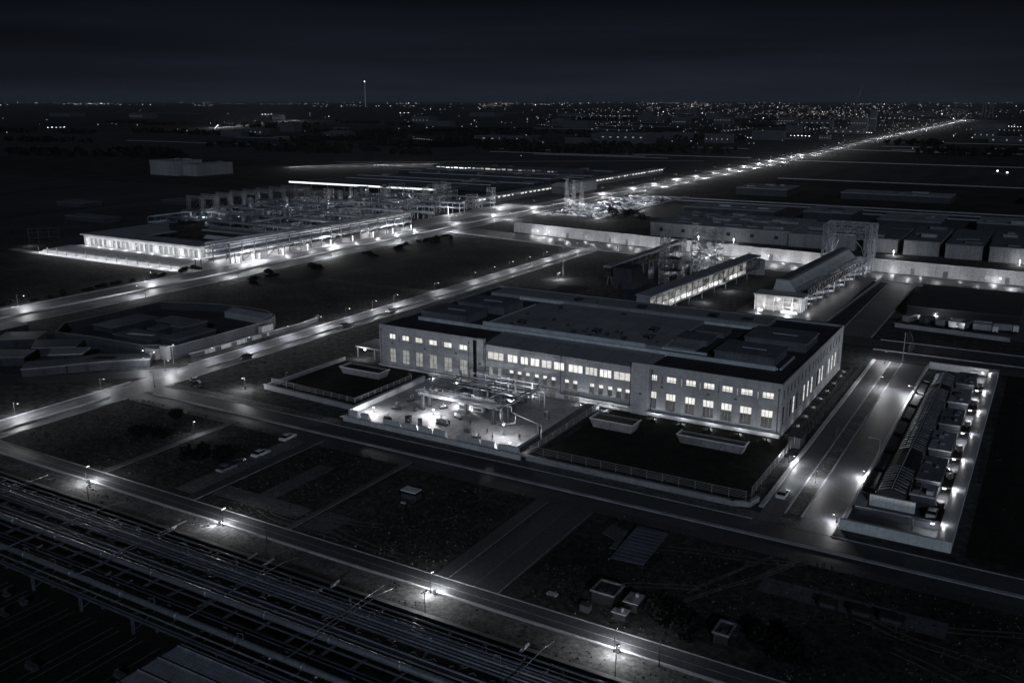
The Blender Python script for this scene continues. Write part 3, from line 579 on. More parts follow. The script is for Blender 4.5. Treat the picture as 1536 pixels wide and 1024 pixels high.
# ------------------------------------------------------------------ people
def person(label, x, y, z, face=0., pose='stand', cloth='cloth', helmet=False, s=1.):
    t = thing('person', label, 'person', (x,y,z)); t.rotation_euler.z = 0
    V = [(0,0,.95),(0,0,1.18),(0,0,1.40),(0,.01,1.50),(0,.02,1.60),(0,.02,1.72),
         (-.10,0,.90),(-.11,.02,.50),(-.12,0,.08),(-.12,.13,.03),(.10,0,.90),(.11,.02,.50),(.12,0,.08),(.12,.13,.03),
         (-.19,0,1.40),(-.25,-.02,1.12),(-.25,.10,.88),(-.25,.13,.79),(.19,0,1.40),(.25,-.02,1.12),(.25,.10,.88),(.25,.13,.79)]
    V = [list(v) for v in V]
    if pose == 'walk':
        for i in (7,8,9): V[i][1] += .16*(i-6)*.8
        for i in (11,12,13): V[i][1] -= .16*(i-10)*.7
        V[16][1] -= .25; V[17][1] -= .3; V[20][1] += .22; V[21][1] += .3
    if pose == 'bend':
        for i in (1,2,3,4,5,14,15,16,17,18,19,20,21):
            h = V[i][2]-.95; yy = V[i][1]; V[i][1] = yy*.6+h*.75; V[i][2] = .95+h*.66-yy*.3
        for i in (16,17,20,21): V[i][2] -= .15
    E_ = [(0,1),(1,2),(2,3),(3,4),(4,5),(0,6),(6,7),(7,8),(8,9),(0,10),(10,11),(11,12),(12,13),(2,14),(14,15),(15,16),(16,17),(2,18),(18,19),(19,20),(20,21)]
    R_ = [.15,.145,.155,.06,.09,.085,.095,.065,.05,.045,.095,.065,.05,.045,.07,.052,.042,.04,.07,.052,.042,.04]
    c, d = cos(face), sin(face)
    me = bpy.data.meshes.new('body'); me.from_pydata([((a*c-b*d)*s,(a*d+b*c)*s,h*s) for a,b,h in V], E_, []); me.materials.append(M[cloth])
    o = bpy.data.objects.new('body', me); C.objects.link(o); o.parent = t
    o.modifiers.new('skin', 'SKIN'); sv = me.skin_vertices[0].data
    for i, r_ in enumerate(R_): sv[i].radius = (r_*s, r_*s)
    sv[0].use_root = True
    sb = o.modifiers.new('sub', 'SUBSURF'); sb.levels = sb.render_levels = 1
    hx, hy, hz = (V[5][0]*c-V[5][1]*d)*s, (V[5][0]*d+V[5][1]*c)*s, V[5][2]*s
    f = MB(); f.ball((x+hx,y+hy,z+hz-.03*s), .112*s, 10, 6, 1.15); obj('face', f, 'skin', t, True)
    f = MB(); f.ball((x+hx-.02*d*0,y+hy,z+hz+.02*s), .122*s, 10, 6, 1.0)
    obj('helmet' if helmet else 'hair', f, 'helmet' if helmet else 'hair', t, True)
person('person in dark workwear standing alone in the middle of the courtyard', -113.6, 173.0, .3, .4)
person('person in dark clothes walking right of the courtyard cabinets', -106.9, 169.9, .3, 1.2, 'walk')
person('person in dark clothes near the right front barriers', -104.0, 167.6, .3, 2.4, 'walk')
person('person with white helmet beside the left barriers', -126.0, 165.1, .3, 2.8, 'stand', 'cloth', True)
person('person bending over beside the large dark machine', -117.9, 170.6, .3, 1.4, 'bend', 'cloth')
person('person in grey workwear near the left rear courtyard wall', -137.9, 182.9, .3, 3.5, 'bend', 'clothg')
person('person standing at the right edge of the courtyard by the ramp', -98.7, 170.6, .3, 4.0, 'walk')
person('person with white helmet beside the white machine', -107.2, 166.6, .3, .2, 'bend', 'clothg', True)
person('person standing on the bright back road by the long wall', -196, 441, .03, .2, s=1.25)

# ------------------------------------------------------------------ street lamps
def lamp_proto(h, lit=True, arm=1.0, mat='steeldk'):
    t = bpy.data.objects.new('street_lamp', None); C.objects.link(t); t.empty_display_size = .5
    f = MB(); f.tube((0,0,0),(0,0,h),.075,8,.045); f.tube((0,0,0),(0,0,.4),.13,8); obj('pole', f, mat, t)
    f = MB(); f.tube((0,0,h-.05),(arm,0,h+.12),.05,6); obj('arm', f, mat, t)
    f = MB(); f.hexa([(arm-.1,-.14,h+.02),(arm+.5,-.14,h+.02),(arm+.5,.14,h+.02),(arm-.1,.14,h+.02),(arm-.05,-.1,h+.2),(arm+.4,-.08,h+.16),(arm+.4,.08,h+.16),(arm-.05,.1,h+.2)]); hd = obj('lamp_head', f, mat, t)
    if lit: f = MB(); f.box(arm+.04,arm+.34,-.11,.11,h-.06,h+.015); obj('lens', f, 'lamp', hd)
    return t
PROT = {}
def lamp(label, x, y, h=4., p=0., rot=0., arm=1., group=None, mat='black', r=.2, z=0.):
    k = (h, p > 0, arm, mat)
    if k not in PROT: PROT[k] = o = lamp_proto(*k)
    else: o = dup(PROT[k])
    for c_ in list(o.children):
        if c_.type == 'LIGHT': bpy.data.objects.remove(c_)
    o.location = (x,y,z); o.rotation_euler.z = rot; tag(o, label, 'street lamp', group)
    if p:
        LAMPS_AND_FILLS.append((x+(arm+.2)*cos(rot), y+(arm+.2)*sin(rot), z+h-.25, p*PK, r))
    return o
LAMPS_AND_FILLS = []; PK = 2.2
U = pi/2
for x, nm in ((-162.8,'lit street lamp at the kerb of the near road, leftmost'), (-123.7,'lit street lamp at the kerb of the near road beside the left fields'), (-77.4,'lit street lamp at the near road beside the paved strip'), (-45.8,'lit street lamp at the kerb of the near road nearest the huts')):
    lamp(nm, x, 105.9, 3.4, 430, U, .5, 'lamps along the near road', r=.12)
for x, nm in ((-162.2,'leftmost'),(-124.6,'beside the left fields'),(-76.6,'by the paved strip'),(-45.2,'nearest the huts')):
    f = MB(); f.box(x-.2,x+.2,105.75,106.1,0,.75); f.box(x-.26,x+.26,105.7,106.15,.75,.85); t = solo('kerb_light', f, 'steeldk', 'low kerb light box at the foot of the near road lamp '+nm, 'light', (x,105.9,0), 'kerb lights on the near road'); f = MB(); f.box(x-.15,x+.15,106.1,106.12,.45,.72); obj('lens', f, 'lamp', t); light(460, t, (x,107.1,.9), .1); light(230, t, (x-.5,104.6,.9), .1)
for x, h, p, nm in ((-153.8,3.4,0,'thin unlit post behind the pipe rack wall, leftmost'), (-132.4,3.8,0,'dark unlit lamp post by the pipe rack between two lit lamps'), (-106.6,3.8,0,'dark unlit lamp post by the pipe rack wall near the path end'), (-74.1,4.0,90,'lamp post with small glowing head rising from the pipe rack wall'), (-42.9,5.0,60,'tall dark lamp post with faint head by the pipe rack, rightmost')):
    lamp(nm, x, 99.9, h, p, U, .4, 'lamp posts along the pipe rack')
lamp('unlit lamp post on the near road right of the lit lamp by the huts', -39, 105.8, 3.6, 0, U, .5, 'lamps along the near road')
lamp('unlit lamp post beside the near road, bottom of the small path', -112.9, 107.2-1.2, 3.2, 0, U, .5, 'lamps along the near road')
lamp('lit lamp beside the narrow field path among dark bushes', -166.6, 136.5, 3.2, 160, 0, .4, r=.1)
for i, (y, p) in enumerate(((123,1500),(147,600),(168,1300),(184,500),(199,1200),(216,800),(232,1900),(247,600),(262,900),(275,1400),(302,800),(330,900),(346,600),(362,800),(378,600),(395,900),(412,600),(428,900))):
    lamp('street lamp along the road left of the long building, '+('nearest the intersection' if y == 168 else 'at the left picture edge' if y == 123 else 'brightest beside the building corner' if y == 232 else 'one of the lit row'), -214.8, y, 3.5, p*.62, 0, 1.6, 'lamps along the road left of the long building')
lamp('street lamp on the fork road by the low houses', -222, 166.5, 3.6, 420, -.6, .8); lamp('pale double lamp post at the road junction', -219.2, 174.6, 6.0, 260, -.3, 1.0, mat='steel')
lamp('thin unlit post beside the fork road grass', -209.5+5, 156, 4.2, 0, pi, .8)
lamp('lit lamp by the left garden beside the middle road', -182, 167.2, 3.4, 700, -U, .6); lamp('unlit pole at the corner of the left garden railing', -172.4, 172.9, 4.6, 0, U, .4, mat='steel')
for i in range(44):
    y = 172+i*28.5+random.uniform(-6,6); sd = -1 if i % 2 else 1
    lamp('street lamp on the highway'+(' where it meets the back road' if 425 < y < 470 else ' in front of the lit forecourt building' if 270 < y < 325 else ' at the left picture edge' if i == 0 else ', one of the lit row'), -320+sd*14.6, y, 4.4, (1500+i*70)*random.uniform(.6,1.5), pi if sd > 0 else 0, random.choice((2.2,2.2,4.4)), 'lamps along the highway', r=.3)
for i in range(44):
    y = 1440+i*68+random.uniform(-14,14); k = min(range(len(HW)-1), key=lambda j: 0 if HW[j][1] <= y < HW[j+1][1] else 1); a, b = HW[k], HW[k+1]; x = a[0]+(b[0]-a[0])*(y-a[1])/(b[1]-a[1])
    lamp('distant street lamp on the highway toward the horizon', x+14.6, y, 9.0, (5500+i*180)*random.uniform(.4,1.5), pi, 3., 'distant highway lamps', r=1.)
lamp('lit lamp on the median of the right road, far end', -35.3, 254.5, 3.4, 650, .6, .5, 'lamps on the right road'); lamp('unlit tall lamp post on the right road median', -35.4, 199.8, 5.8, 0, .6, .6, 'lamps on the right road')
lamp('low lit lamp at the front of the right road median', -35.2, 181.0, 2.6, 420, U, .4, 'lamps on the right road'); lamp('lamp post with long arm at the right kerb of the right road', -26.6, 202, 4.2, 0, pi, 2., 'lamps on the right road', mat='steel')
lamp('low lit lamp at the right kerb of the right road', -26.4, 188.4, 1.7, 600, pi, .7, 'lamps on the right road'); lamp('low lit lamp at the left kerb of the right road by the garden corner', -42.6, 189.2, 1.8, 420, 0, .8, 'lamps on the right road')
lamp('lit lamp at the right road kerb beside the slatted shed', -26.4, 252, 2.8, 900, pi, 1., 'lamps on the right road'); lamp('lit lamp at the far end of the right road', -38, 281, 3.6, 800, U, .5, 'lamps on the right road')
lamp('lit lamp at the near end of the white compound wall', -27.6, 164.3, 1.6, 260, pi, .4, 'lamps on the right road')
lamp('lamp post on the verge behind the long building', -50.5, 316, 5.5, 0, 0, .8); lamp('lamp post left of the covered bridge', -183.5, 350.5, 3.0, 900, 0, .6)
lamp('tall thin pole beside the field road behind the roof', -184.5, 357, 14, 0, 0, .6, mat='steel')

for i in range(34): LAMPS_AND_FILLS.append((-320+random.uniform(-6,6), 186+i*37, 9., 480+i*22, .6))  # fill lights without poles, added to widen the highway glow
for i in range(16): LAMPS_AND_FILLS.append((-209, 112+i*21, 6.5, 420, .5))  # more added fill along the second road, no fixtures
for i in range(18): LAMPS_AND_FILLS.append((-285+i*19, 450-i*1.6, 7., 700, .5))  # added fill over the back road, no lamp posts here
# ------------------------------------------------------------------ cars
def car_proto(paint='carw', L_=4.4, Wd=1.8, Hh=1.42):
    t = bpy.data.objects.new('parked_car', None); C.objects.link(t); hw = Wd/2
    prof = [(-L_/2,.35),(-L_/2,.78),(-L_/2+.12,.92),(-L_/2+.9,.98),(L_/2-1.15,.96),(L_/2-.15,.78),(L_/2,.6),(L_/2,.32)]
    f = MB(); n_ = len(prof)
    ring = [(-hw,1),(-hw*.93,.98)]
    for sgn in (-1, 1): pass
    vs = [(x,-hw,z) for x,z in prof]+[(x,hw,z) for x,z in prof]
    f.add(vs, [tuple(range(n_)), tuple(range(2*n_-1,n_-1,-1))]+[(i,n_+i,n_+(i+1)%n_,(i+1)%n_) for i in range(n_)]); body = obj('body', f, paint, t)
    bv = body.modifiers.new('bevel', 'BEVEL'); bv.width = .08; bv.segments = 2
    a0, a1, b0, b1, z0, z1 = -L_/2+.45, L_/2-1.25, -L_/2+1.1, L_/2-2.0, .96, Hh-.06; k = hw*.94; k2 = hw*.74
    f = MB(); f.hexa([(a0,-k,z0),(a1,-k,z0),(a1,k,z0),(a0,k,z0),(b0,-k2,z1),(b1,-k2,z1),(b1,k2,z1),(b0,k2,z1)]); obj('window', f, 'glass', t)
    f = MB(); f.hexa([(b0-.06,-k2-.03,z1),(b1+.06,-k2-.03,z1),(b1+.06,k2+.03,z1),(b0-.06,k2+.03,z1),(b0+.1,-k2+.1,Hh),(b1-.1,-k2+.1,Hh),(b1-.1,k2-.1,Hh),(b0+.1,k2-.1,Hh)]); obj('roof', f, paint, t)
    for x in (-L_/2+.85, L_/2-.85):
        for y in (-hw+.02, hw-.02):
            f = MB(); f.tube((x,y-.1,.32),(x,y+.1,.32),.32,12); w = obj('wheel', f, 'tyre', t)
            f = MB(); f.tube((x,y-.115,.32),(x,y+.115,.32),.18,8); obj('rim', f, 'steel', w)
    for y in (-hw*.68, hw*.68): f = MB(); f.box(L_/2-.06,L_/2+.015,y-.16,y+.16,.58,.7); obj('headlight', f, 'paint', t)
    return t
CP = {}
def car(label, x, y, rot, paint, group=None, lit=False):
    if paint not in CP: CP[paint] = o = car_proto(paint)
    else: o = dup(CP[paint])
    o.location = (x,y,.02); o.rotation_euler.z = rot; tag(o, label, 'car', group)
    if lit:
        for c_ in o.children:
            if c_.name.startswith('headlight'): c_.data = c_.data.copy(); c_.data.materials[0] = M['headl']
    return o
car('white car parked on the verge path nearest the middle road', -145.2, 145.0, U+.1, 'carw', 'cars on the field verge'); car('white car in the middle of three on the field verge', -143.2, 134.6, U, 'carw', 'cars on the field verge')
car('dark car behind the front white car on the field verge', -143.3, 128.2, U, 'card', 'cars on the field verge'); car('silver car parked lowest on the field verge', -143.2, 124.9, U, 'carg', 'cars on the field verge')
car('pale silver car on the left lane of the right road', -39.2, 171.0, U, 'carw'); car('white car waiting at the junction by the middle road', -198.4, 164.6, -.4, 'carw'); car('dark car behind the white car at the junction', -196.0, 162.4, -.4, 'card')
car('dark car on the road beside the left garden', -205.0, 189.5, -U, 'card'); car('silver car on the second road near the building corner', -206, 236, U, 'carg'); car('white car with lights on below the roof edge on the second road', -206.3, 262, -U, 'carw', None, True)
car('white car inside the right compound beside the wall', -12.9, 176.5, U, 'carw'); car('dark car inside the right compound behind the first shed', -12.6, 199.0, .4, 'card')

# small vehicle / hut on the field
t = thing('utility_vehicle', 'boxy utility vehicle with pale flat roof alone on the dark field', 'vehicle', (-101,132.6,0))
f = MB(); f.box(-102.6,-99.2,131.6,133.6,.5,1.5); obj('body', f, 'card', t); f = MB(); f.box(-102.3,-99.5,131.75,133.45,1.5,2.1); obj('window', f, 'glass', t)
f = MB(); f.box(-102.7,-99.2,131.5,133.7,2.1,2.25); obj('roof', f, 'gutter', t)
for x in (-102,-99.9):
    for y in (131.6,133.6): f = MB(); f.tube((x,y-.12,.4),(x,y+.12,.4),.4,12); obj('wheel', f, 'tyre', t)
f = MB(); f.box(-101.9,-100.9,130.4,130.8,0,.3); solo('loose_board', f, 'kerb', 'short pale board lying beside the vehicle on the field', 'board', (-101.4,130.6,0))
# huts by the near road
def hut(label, x0, x1, y0, y1, h, mat, roofm, rim=True, open_=False):
    t = thing('hut', label, 'hut', ((x0+x1)/2,(y0+y1)/2,0)); f = MB(); f.box(x0+.2,x1-.2,y0+.2,y1-.2,0,h-.5); obj('wall', f, mat, t)
    f = MB()
    if rim:
        for a,b,c,d in ((x0,x1,y0,y0+.25),(x0,x1,y1-.25,y1),(x0,x0+.25,y0+.25,y1-.25),(x1-.25,x1,y0+.25,y1-.25)): f.box(a,b,c,d,h-.32,h)
        obj('roof_rim', f, 'kerbdk', t); f = MB(); f.box(x0+.25,x1-.25,y0+.25,y1-.25,h-.5,h-.4)
        for k in range(2): f.box(x0+1+k*1.4,x0+1.9+k*1.4,y0+1,y0+1.8,h-.4,h-.1)
    else: f.box(x0,x1,y0,y1,h-.5,h-.35); f.tube((x1-1,y1-1,h-.35),(x1-1,y1-1,h+.2),.3,10)
    obj('roof', f, roofm, t); f = MB(); f.box(x0+.7,x0+1.6,y0+.16,y0+.2,0,2); obj('door', f, 'black', t)
hut('dark hut with pale roof rim, the largest of the small huts', -54.7, -50.6, 116.4, 120.4, 2.1, 'black', 'roofdk'); hut('hut with grey flat roof and tank on top', -49.3, -46.8, 116.6, 119.8, 2.0, 'black', 'roofmid', False)
hut('lower hut with pale sheet roof in front of the grey hut', -49.8, -47.4, 113.6, 115.4, 1.6, 'black', 'roofmid', False); hut('isolated roofless hut frame among dark bushes near the bottom right', -34.8, -32.3, 115.2, 119.0, 1.8, 'black', 'roofdk')
crate('grey equipment cabinet left of the huts', -54.0, 113.6, 1.5, 1.2, 1.1, 'steeldk', 0); crate('small pale box on the ground near the paved strip', -60.5, 115, 1.6, .8, .35, 'kerb', 0)
t = thing('solar_panel_rack', 'dark slatted solar panel rack lying on the field behind the huts', 'panel', (-54.5,136,0))
f = MB(); f.hexa([(-57.6,130.2,.3),(-51.7,130.8,.3),(-51.7,142,1.3),(-57.6,142,1.3),(-57.6,130.2,.4),(-51.7,130.8,.4),(-51.7,142,1.4),(-57.6,142,1.4)]); obj('panel', f, 'pipedk', t)
f = MB(); [f.bar((-57.5,130.8+i*1.1,.5+i*.1),(-51.8,131+i*1.1,.5+i*.1),.16,.06) for i in range(10)]; obj('slat', f, 'pipedk', t)
for x in (-57,-52.3): f = MB(); f.box(x-.08,x+.08,141,141.2,-.02,1.2); obj('leg', f, 'steeldk', t)
f = MB(); [f.box(-63+i*.75,-62.4+i*.75,138.5-.3*i,142.6-.3*i,0,.12) for i in range(8)]; solo('plank_stack', f, 'slab', 'row of dark planks laid beside the solar panel rack', 'planks', (-60,140,0))
f = MB(); f.box(-59.4,-57.9,134,138,0,.2); solo('loose_sheet', f, 'slab', 'grey sheet lying left of the solar panel rack', 'sheet', (-58.6,136,0))
for i, (x, lb) in enumerate(((-22.5,'low dark box on the bottom right slab, leftmost of three'),(-17.6,'low dark box on the bottom right slab, middle of three'),(-13.4,'low dark box on the bottom right slab, rightmost of three'))): crate(lb, x, 133.5+.2*i, 2.6+.4*i, 1.6, 1.0, 'black', 0)

# ------------------------------------------------------------------ trees and bushes
def plant(name, label, cat, x, y, w, h, nleaf, trunk=True, mat='leaf', seed=1, group=None):
    rnd = random.Random(seed); t = thing(name, label, cat, (x,y,0), group); f = MB(); cl = []
    for i in range(9): a = rnd.uniform(0,2*pi); rr = rnd.uniform(0,w*.42); cl.append((x+rr*cos(a), y+rr*sin(a), h*rnd.uniform(.3,.82), rnd.uniform(.22,.4)*w*.7))
    for i in range(nleaf):
        c_ = rnd.choice(cl); a = rnd.uniform(0,2*pi); b = math.asin(rnd.uniform(-1,1)); rr = c_[3]*rnd.uniform(.5,1.05)
        p = Vector((c_[0]+rr*cos(a)*cos(b), c_[1]+rr*sin(a)*cos(b), max(.1, c_[2]+rr*.75*sin(b)))); s_ = rnd.uniform(.12,.34)
        d1 = Vector((rnd.gauss(0,1),rnd.gauss(0,1),rnd.gauss(0,1))).normalized()*s_; d2 = d1.cross(Vector((rnd.gauss(0,1),rnd.gauss(0,1),rnd.gauss(0,1)))).normalized()*s_*.7
        f.quad(p-d1-d2, p+d1-d2, p+d1+d2, p-d1+d2)
    obj('crown', f, mat, t)
    f = MB(); f.tube((x,y,-.05),(x,y,h*.5),.16 if trunk else .08,7,.07)
    for c_ in cl[:5]: f.tube((x,y,h*.25),(c_[0],c_[1],c_[2]),.06,5,.03)
    obj('trunk' if trunk else 'stem', f, 'bark', t); return t
bl = [(-153.5,126.5,7,2.6,'dark bush beside the field verge cars, largest of the field bushes'),(-150,130,6,2.2,'dark bush behind the largest field bush'),(-176.5,129,6,2.6,'dark bush left of the lamp on the narrow path'),(-171.5,131.5,4.5,2.2,'small dark bush beside the narrow path lamp'),(-179,142,4,1.8,'small bush near the middle road, top of the left field'),
 (-42.5,117.5,6,2.6,'dark bush right of the huts'),(-38.6,116.0,5,2.2,'low dark bush between the huts and the roofless frame'),(-28.5,118,6,2.8,'dark bush right of the roofless hut frame'),(-24,116.5,7,3.0,'wide dark bush toward the bottom right edge')]
for i, (x, y, w, h, lb) in enumerate(bl): plant('bush', lb, 'bush', x, y, w, h, 900, False, 'leafdk', 30+i)
HB = []
for i in range(26): HB.append((-299-random.uniform(-9,3), 272+random.uniform(0,165), random.uniform(2.0,6.5), random.uniform(.9,2.6)))
for i in range(12): HB.append((-336.5-random.uniform(0,2), 196+i*8+random.uniform(-3,3), random.uniform(2.5,5), random.uniform(1.5,2.8)))
pb = plant('bush', 'dark roadside bush in the row along the highway ditch', 'bush', HB[0][0], HB[0][1], 4, 2.4, 420, False, 'leafdk', 77, 'roadside bushes along the highway')
for x, y, w, h in HB[1:]:
    o = dup(pb); o.location = (x,y,0); o.rotation_euler.z = random.uniform(0,6); o.scale = (w/4,w/4,h/2.4)
for i, (x, y, h) in enumerate(((-262,575,7),(-255,566,6),(-243,562,7),(-248,574,6),(-232,560,6))): plant('tree', 'dark round tree on the grass beside the car park, '+['tallest at the left','in front','centre','behind','rightmost'][i], 'tree', x, y, 11, h, 700, True, 'leafdk', 120+i, 'trees beside the car park')

rw = random.Random(5); f = MB()
for (a, b, c, d, n_) in ((-202,-167,112,147,1500),(-163,-146,112,147,900),(-136,-114,112,147,900),(-112,-81,112,147,1500),(-67,50,112,147,3800),(-240,50,99.8,105.4,900),(-90,-46,165,201,900),(-6,60,163,285,1200),(-201,-180,176,330,1400),(-298,-217,205,292,1000)):
    for i in range(n_):
        if i % 9 == 0: cx, cy_, sp = rw.uniform(a,b), rw.uniform(c,d), rw.uniform(.4,2.6)
        x, y = min(max(cx+rw.gauss(0,sp),a),b), min(max(cy_+rw.gauss(0,sp),c),d); s_ = rw.uniform(.08,.26); th = rw.uniform(0,6.3); u_, v_ = cos(th)*s_, sin(th)*s_; f.cm = rw.choices((0,1,2),(5,3,1))[0]; h = s_*rw.uniform(.5,1.5)
        f.add([(x-u_,y-v_,.0),(x+u_,y+v_,.0),(x+u_*.3-v_*.6,y+v_*.3+u_*.6,h),(x-v_,y+u_,.0)], [(0,1,2),(1,3,2),(3,0,2)])
tag(obj('weeds', f, ['weed','weeddk','verge']), kind='stuff')
r = MB()
for k in range(16):
    x0 = rw.choice((-190,-150,-125,-98,-60,-40,-15,10)); y0 = rw.uniform(113,140); p = [(x0+rw.uniform(-6,6),y0)]; dx, dy = rw.choice(((3.5,.9),(3.2,-1.0),(1.0,2.2)))
    for j in range(9): dx += rw.uniform(-.5,.5); dy += rw.uniform(-.5,.5); p.append((p[-1][0]+dx, min(max(p[-1][1]+dy,112.5),146)))
    if any(-81 < q[0] < -67 or -140.4 < q[0] < -137 or -166.5 < q[0] < -163.8 for q in p): continue
    r.strip(p, .32, .0+.0004*k); r.strip([(x+.2,y+1.5) for x, y in p], .32, .0002+.0004*k)
struct('dirt_track', r, 'verge')
# ------------------------------------------------------------------ foreground pipe rack
parapet('long pale wall with pipe coping beside the near road verge', [(-240,99.0),(50,99.0)], 1.0, .6, 'concrete')
t = thing('pipe_rack', 'long elevated rack of parallel pipes across the bottom left foreground', 'pipe rack', (-110,86,0))
X_ = (-240., 40.)
for y, z, r_, m_ in ((94.2,3.4,.16,'pipedk'),(92.9,3.5,.12,'pipe'),(91.4,4.0,.2,'pipedk'),(90.7,4.0,.2,'pipedk'),(90.0,4.05,.22,'pipe'),(89.3,4.0,.2,'pipedk'),(88.6,4.0,.17,'pipe'),(87.9,4.0,.2,'pipedk'),(85.9,3.9,.18,'pipe'),(85.2,3.9,.18,'pipedk'),(84.4,4.1,.26,'pipe'),(82.9,4.3,.5,'pipe'),(81.6,3.9,.16,'pipedk'),(79.3,3.3,.2,'pipedk'),(78.5,3.3,.16,'pipe'),(76.6,4.1,.46,'pipe'),(75.4,3.4,.14,'pipe'),(74.7,3.0,.14,'pipedk')):
    f = MB(); f.tube((X_[0],y,z),(X_[1],y,z),r_,12)
    for i in range(int((X_[1]-X_[0])/12)): x = X_[0]+6+i*12+(y*7 % 5); f.tube((x,y,z),(x+.22,y,z),r_*1.22,12)
    obj('pipe', f, m_, t, True)
f = MB(); k = 0
for i in range(48):
    x = X_[0]+i*6
    f.bar((x,74,2.6 if i % 2 else 2.9),(x,95,2.6 if i % 2 else 2.9),.3,.36)
    if i % 2 == 0:
        for y in (74.6,81,88.5,94.4): f.box(x-.18,x+.18,y-.18,y+.18,0,2.8)
        f.bar((x,74.6,.4),(x,81,2.5),.12); f.bar((x,94.4,.4),(x,88.5,2.5),.12)
for y in (74.2,94.8,86.9,80.4): f.bar((X_[0],y,2.95),(X_[1],y,2.95),.24,.3)
obj('support_frame', f, 'pipedk', t)
for i in range(60):
    x = X_[0]+3+i*4.66+random.uniform(-1,1); y = random.choice((93.4,92.2,96.2,80.0,78.0)); obj('cross_pipe', MB().tube((x,y-1.3,3.0),(x+random.uniform(-.2,.2),y+1.1,3.15),.2,8), 'pipe', t, True)
for i in range(12):
    x = X_[0]+10+i*22+random.uniform(-3,3); obj('cross_pipe', MB().hose([(x,75.2,4.9),(x,85.5,4.9),(x,95.5,4.6),(x,98.4,4.0)],.07,6), 'pipedk', t, True)
    if i % 2: obj('cross_pipe', MB().hose([(x-.9,82.9,4.9),(x-.9,97.6,4.7)],.06,6), 'pipe', t, True)
p = []
for i in range(90): x = X_[0]+i*3.1; p += [(x,86.9,3.9),(x+.7,86.7+random.uniform(-.3,.3),3.55),(x+1.5,86.9,3.5),(x+2.3,86.6+random.uniform(-.3,.3),3.6)]
obj('cable', MB().hose(p,.05,5), 'steel', t)
for i in range(28): x = X_[0]+i*10+random.uniform(0,5); y = random.choice((76.6,82.9,90)); obj('riser', MB().hose([(x,y,4.6),(x,y,5.2),(x+.8,y+.3,5.2),(x+.8,y+.3,3.4)],.07,6), 'steel', t)
f = MB(); [f.box(X_[0]+i*1.9,X_[0]+i*1.9+1.75,86.2,87.6,3.14,3.2) for i in range(147)]; obj('cable_tray', f, 'pipedk', t)
# hidden yard below: tracks and tiled roof
flat('yard', 'lawn', -240, 30, 40, 98.6, .002)
r = MB()
for i in range(22): x = -190+i*5.2; r.box(x-.05,x+.05,45,74,.004,.1); r.box(x+1.45,x+1.55,45,74,.004,.1)
struct('railway_track', r, 'asphalt')
t = thing('shed', 'shed with pale tiled roof at the bottom left corner below the pipe rack', 'shed', (-86,62,0)); f = MB(); f.box(-95.4,-78.4,46,72.8,0,2.7); obj('wall', f, 'darkwall', t)
f = MB(); f.hexa([(-96,45.5,2.7),(-77.8,45.5,2.7),(-77.8,73.4,2.7),(-96,73.4,2.7),(-96,45.5,3.1),(-77.8,45.5,3.1),(-77.8,73.4,2.95),(-96,73.4,2.95)]); [f.box(-96,-77.8,47+i*3.2,47.12+i*3.2,3.0,3.16) for i in range(9)]; obj('roof', f, 'tiles', t)
for i in range(14):
    x, y = random.uniform(-170,-100), random.uniform(58,73); a = random.uniform(.5,1.3); f = MB(); f.box(x-a,x+a,y-.4,y+.4,.05,.3+random.random()*.5); f.box(x-a*.7,x-a*.5,y-.3,y+.3,.3,1.2)
    solo('track_box', f, 'darkasph', 'small trackside box in the dark yard below the pipe rack', 'box', (x,y,.05), 'trackside boxes')

# ------------------------------------------------------------------ right compound
cmp_ = 'right compound'
def wallbox(label, x0, x1, y0, y1, h, mat='white', cap='coping', capw=.0, lit=False):
    t = thing('compound_wall', label, 'wall', ((x0+x1)/2,(y0+y1)/2,0)); f = MB(); f.box(x0,x1,y0,y1,0,h-.1); obj('wall_body', f, mat, t); f = MB(); f.box(x0-capw,x1+capw,y0-capw,y1+capw,h-.1,h); obj('coping', f, cap, t); return t
flat('courtyard', 'darkasph', -26.4, -8.6, 162.6, 283, .01)
wallbox('white front wall of the right compound facing the middle road', -26.7, -8.2, 161.9, 162.5, 2.1)
wallbox('broad white wall along the right side of the right compound', -10.7, -8.2, 162.52, 283, 2.1, 'white', 'coping')
wallbox('white left wall of the right compound beside the right road', -26.7, -26.3, 162.52, 283, 1.2)
wallbox('rear wall of the right compound', -26.2, -10.75, 282.4, 283, 2.0, 'paleconc')
wallbox('low white cross wall inside the front of the right compound', -23.9, -15.8, 175.5, 176, 2.3); wallbox('dark dividing wall in the front yard of the right compound', -25.6, -10.9, 170.2, 170.7, 1.6, 'darkwall', 'kerb')
t = thing('sloped_channel', 'pale concrete channel between the road and the slatted shed', 'channel', (-25,215,0))
f = MB(); 
for i in range(9): y = 171+i*12; f.hexa([(-26.2,y,.1),(-24.2,y,.1),(-24.2,y+9,.1),(-26.2,y+9,.1),(-26.2,y,.8),(-24.2,y,.5),(-24.2,y+9,.5),(-26.2,y+9,.8)])
obj('slab', f, 'concrete', t)
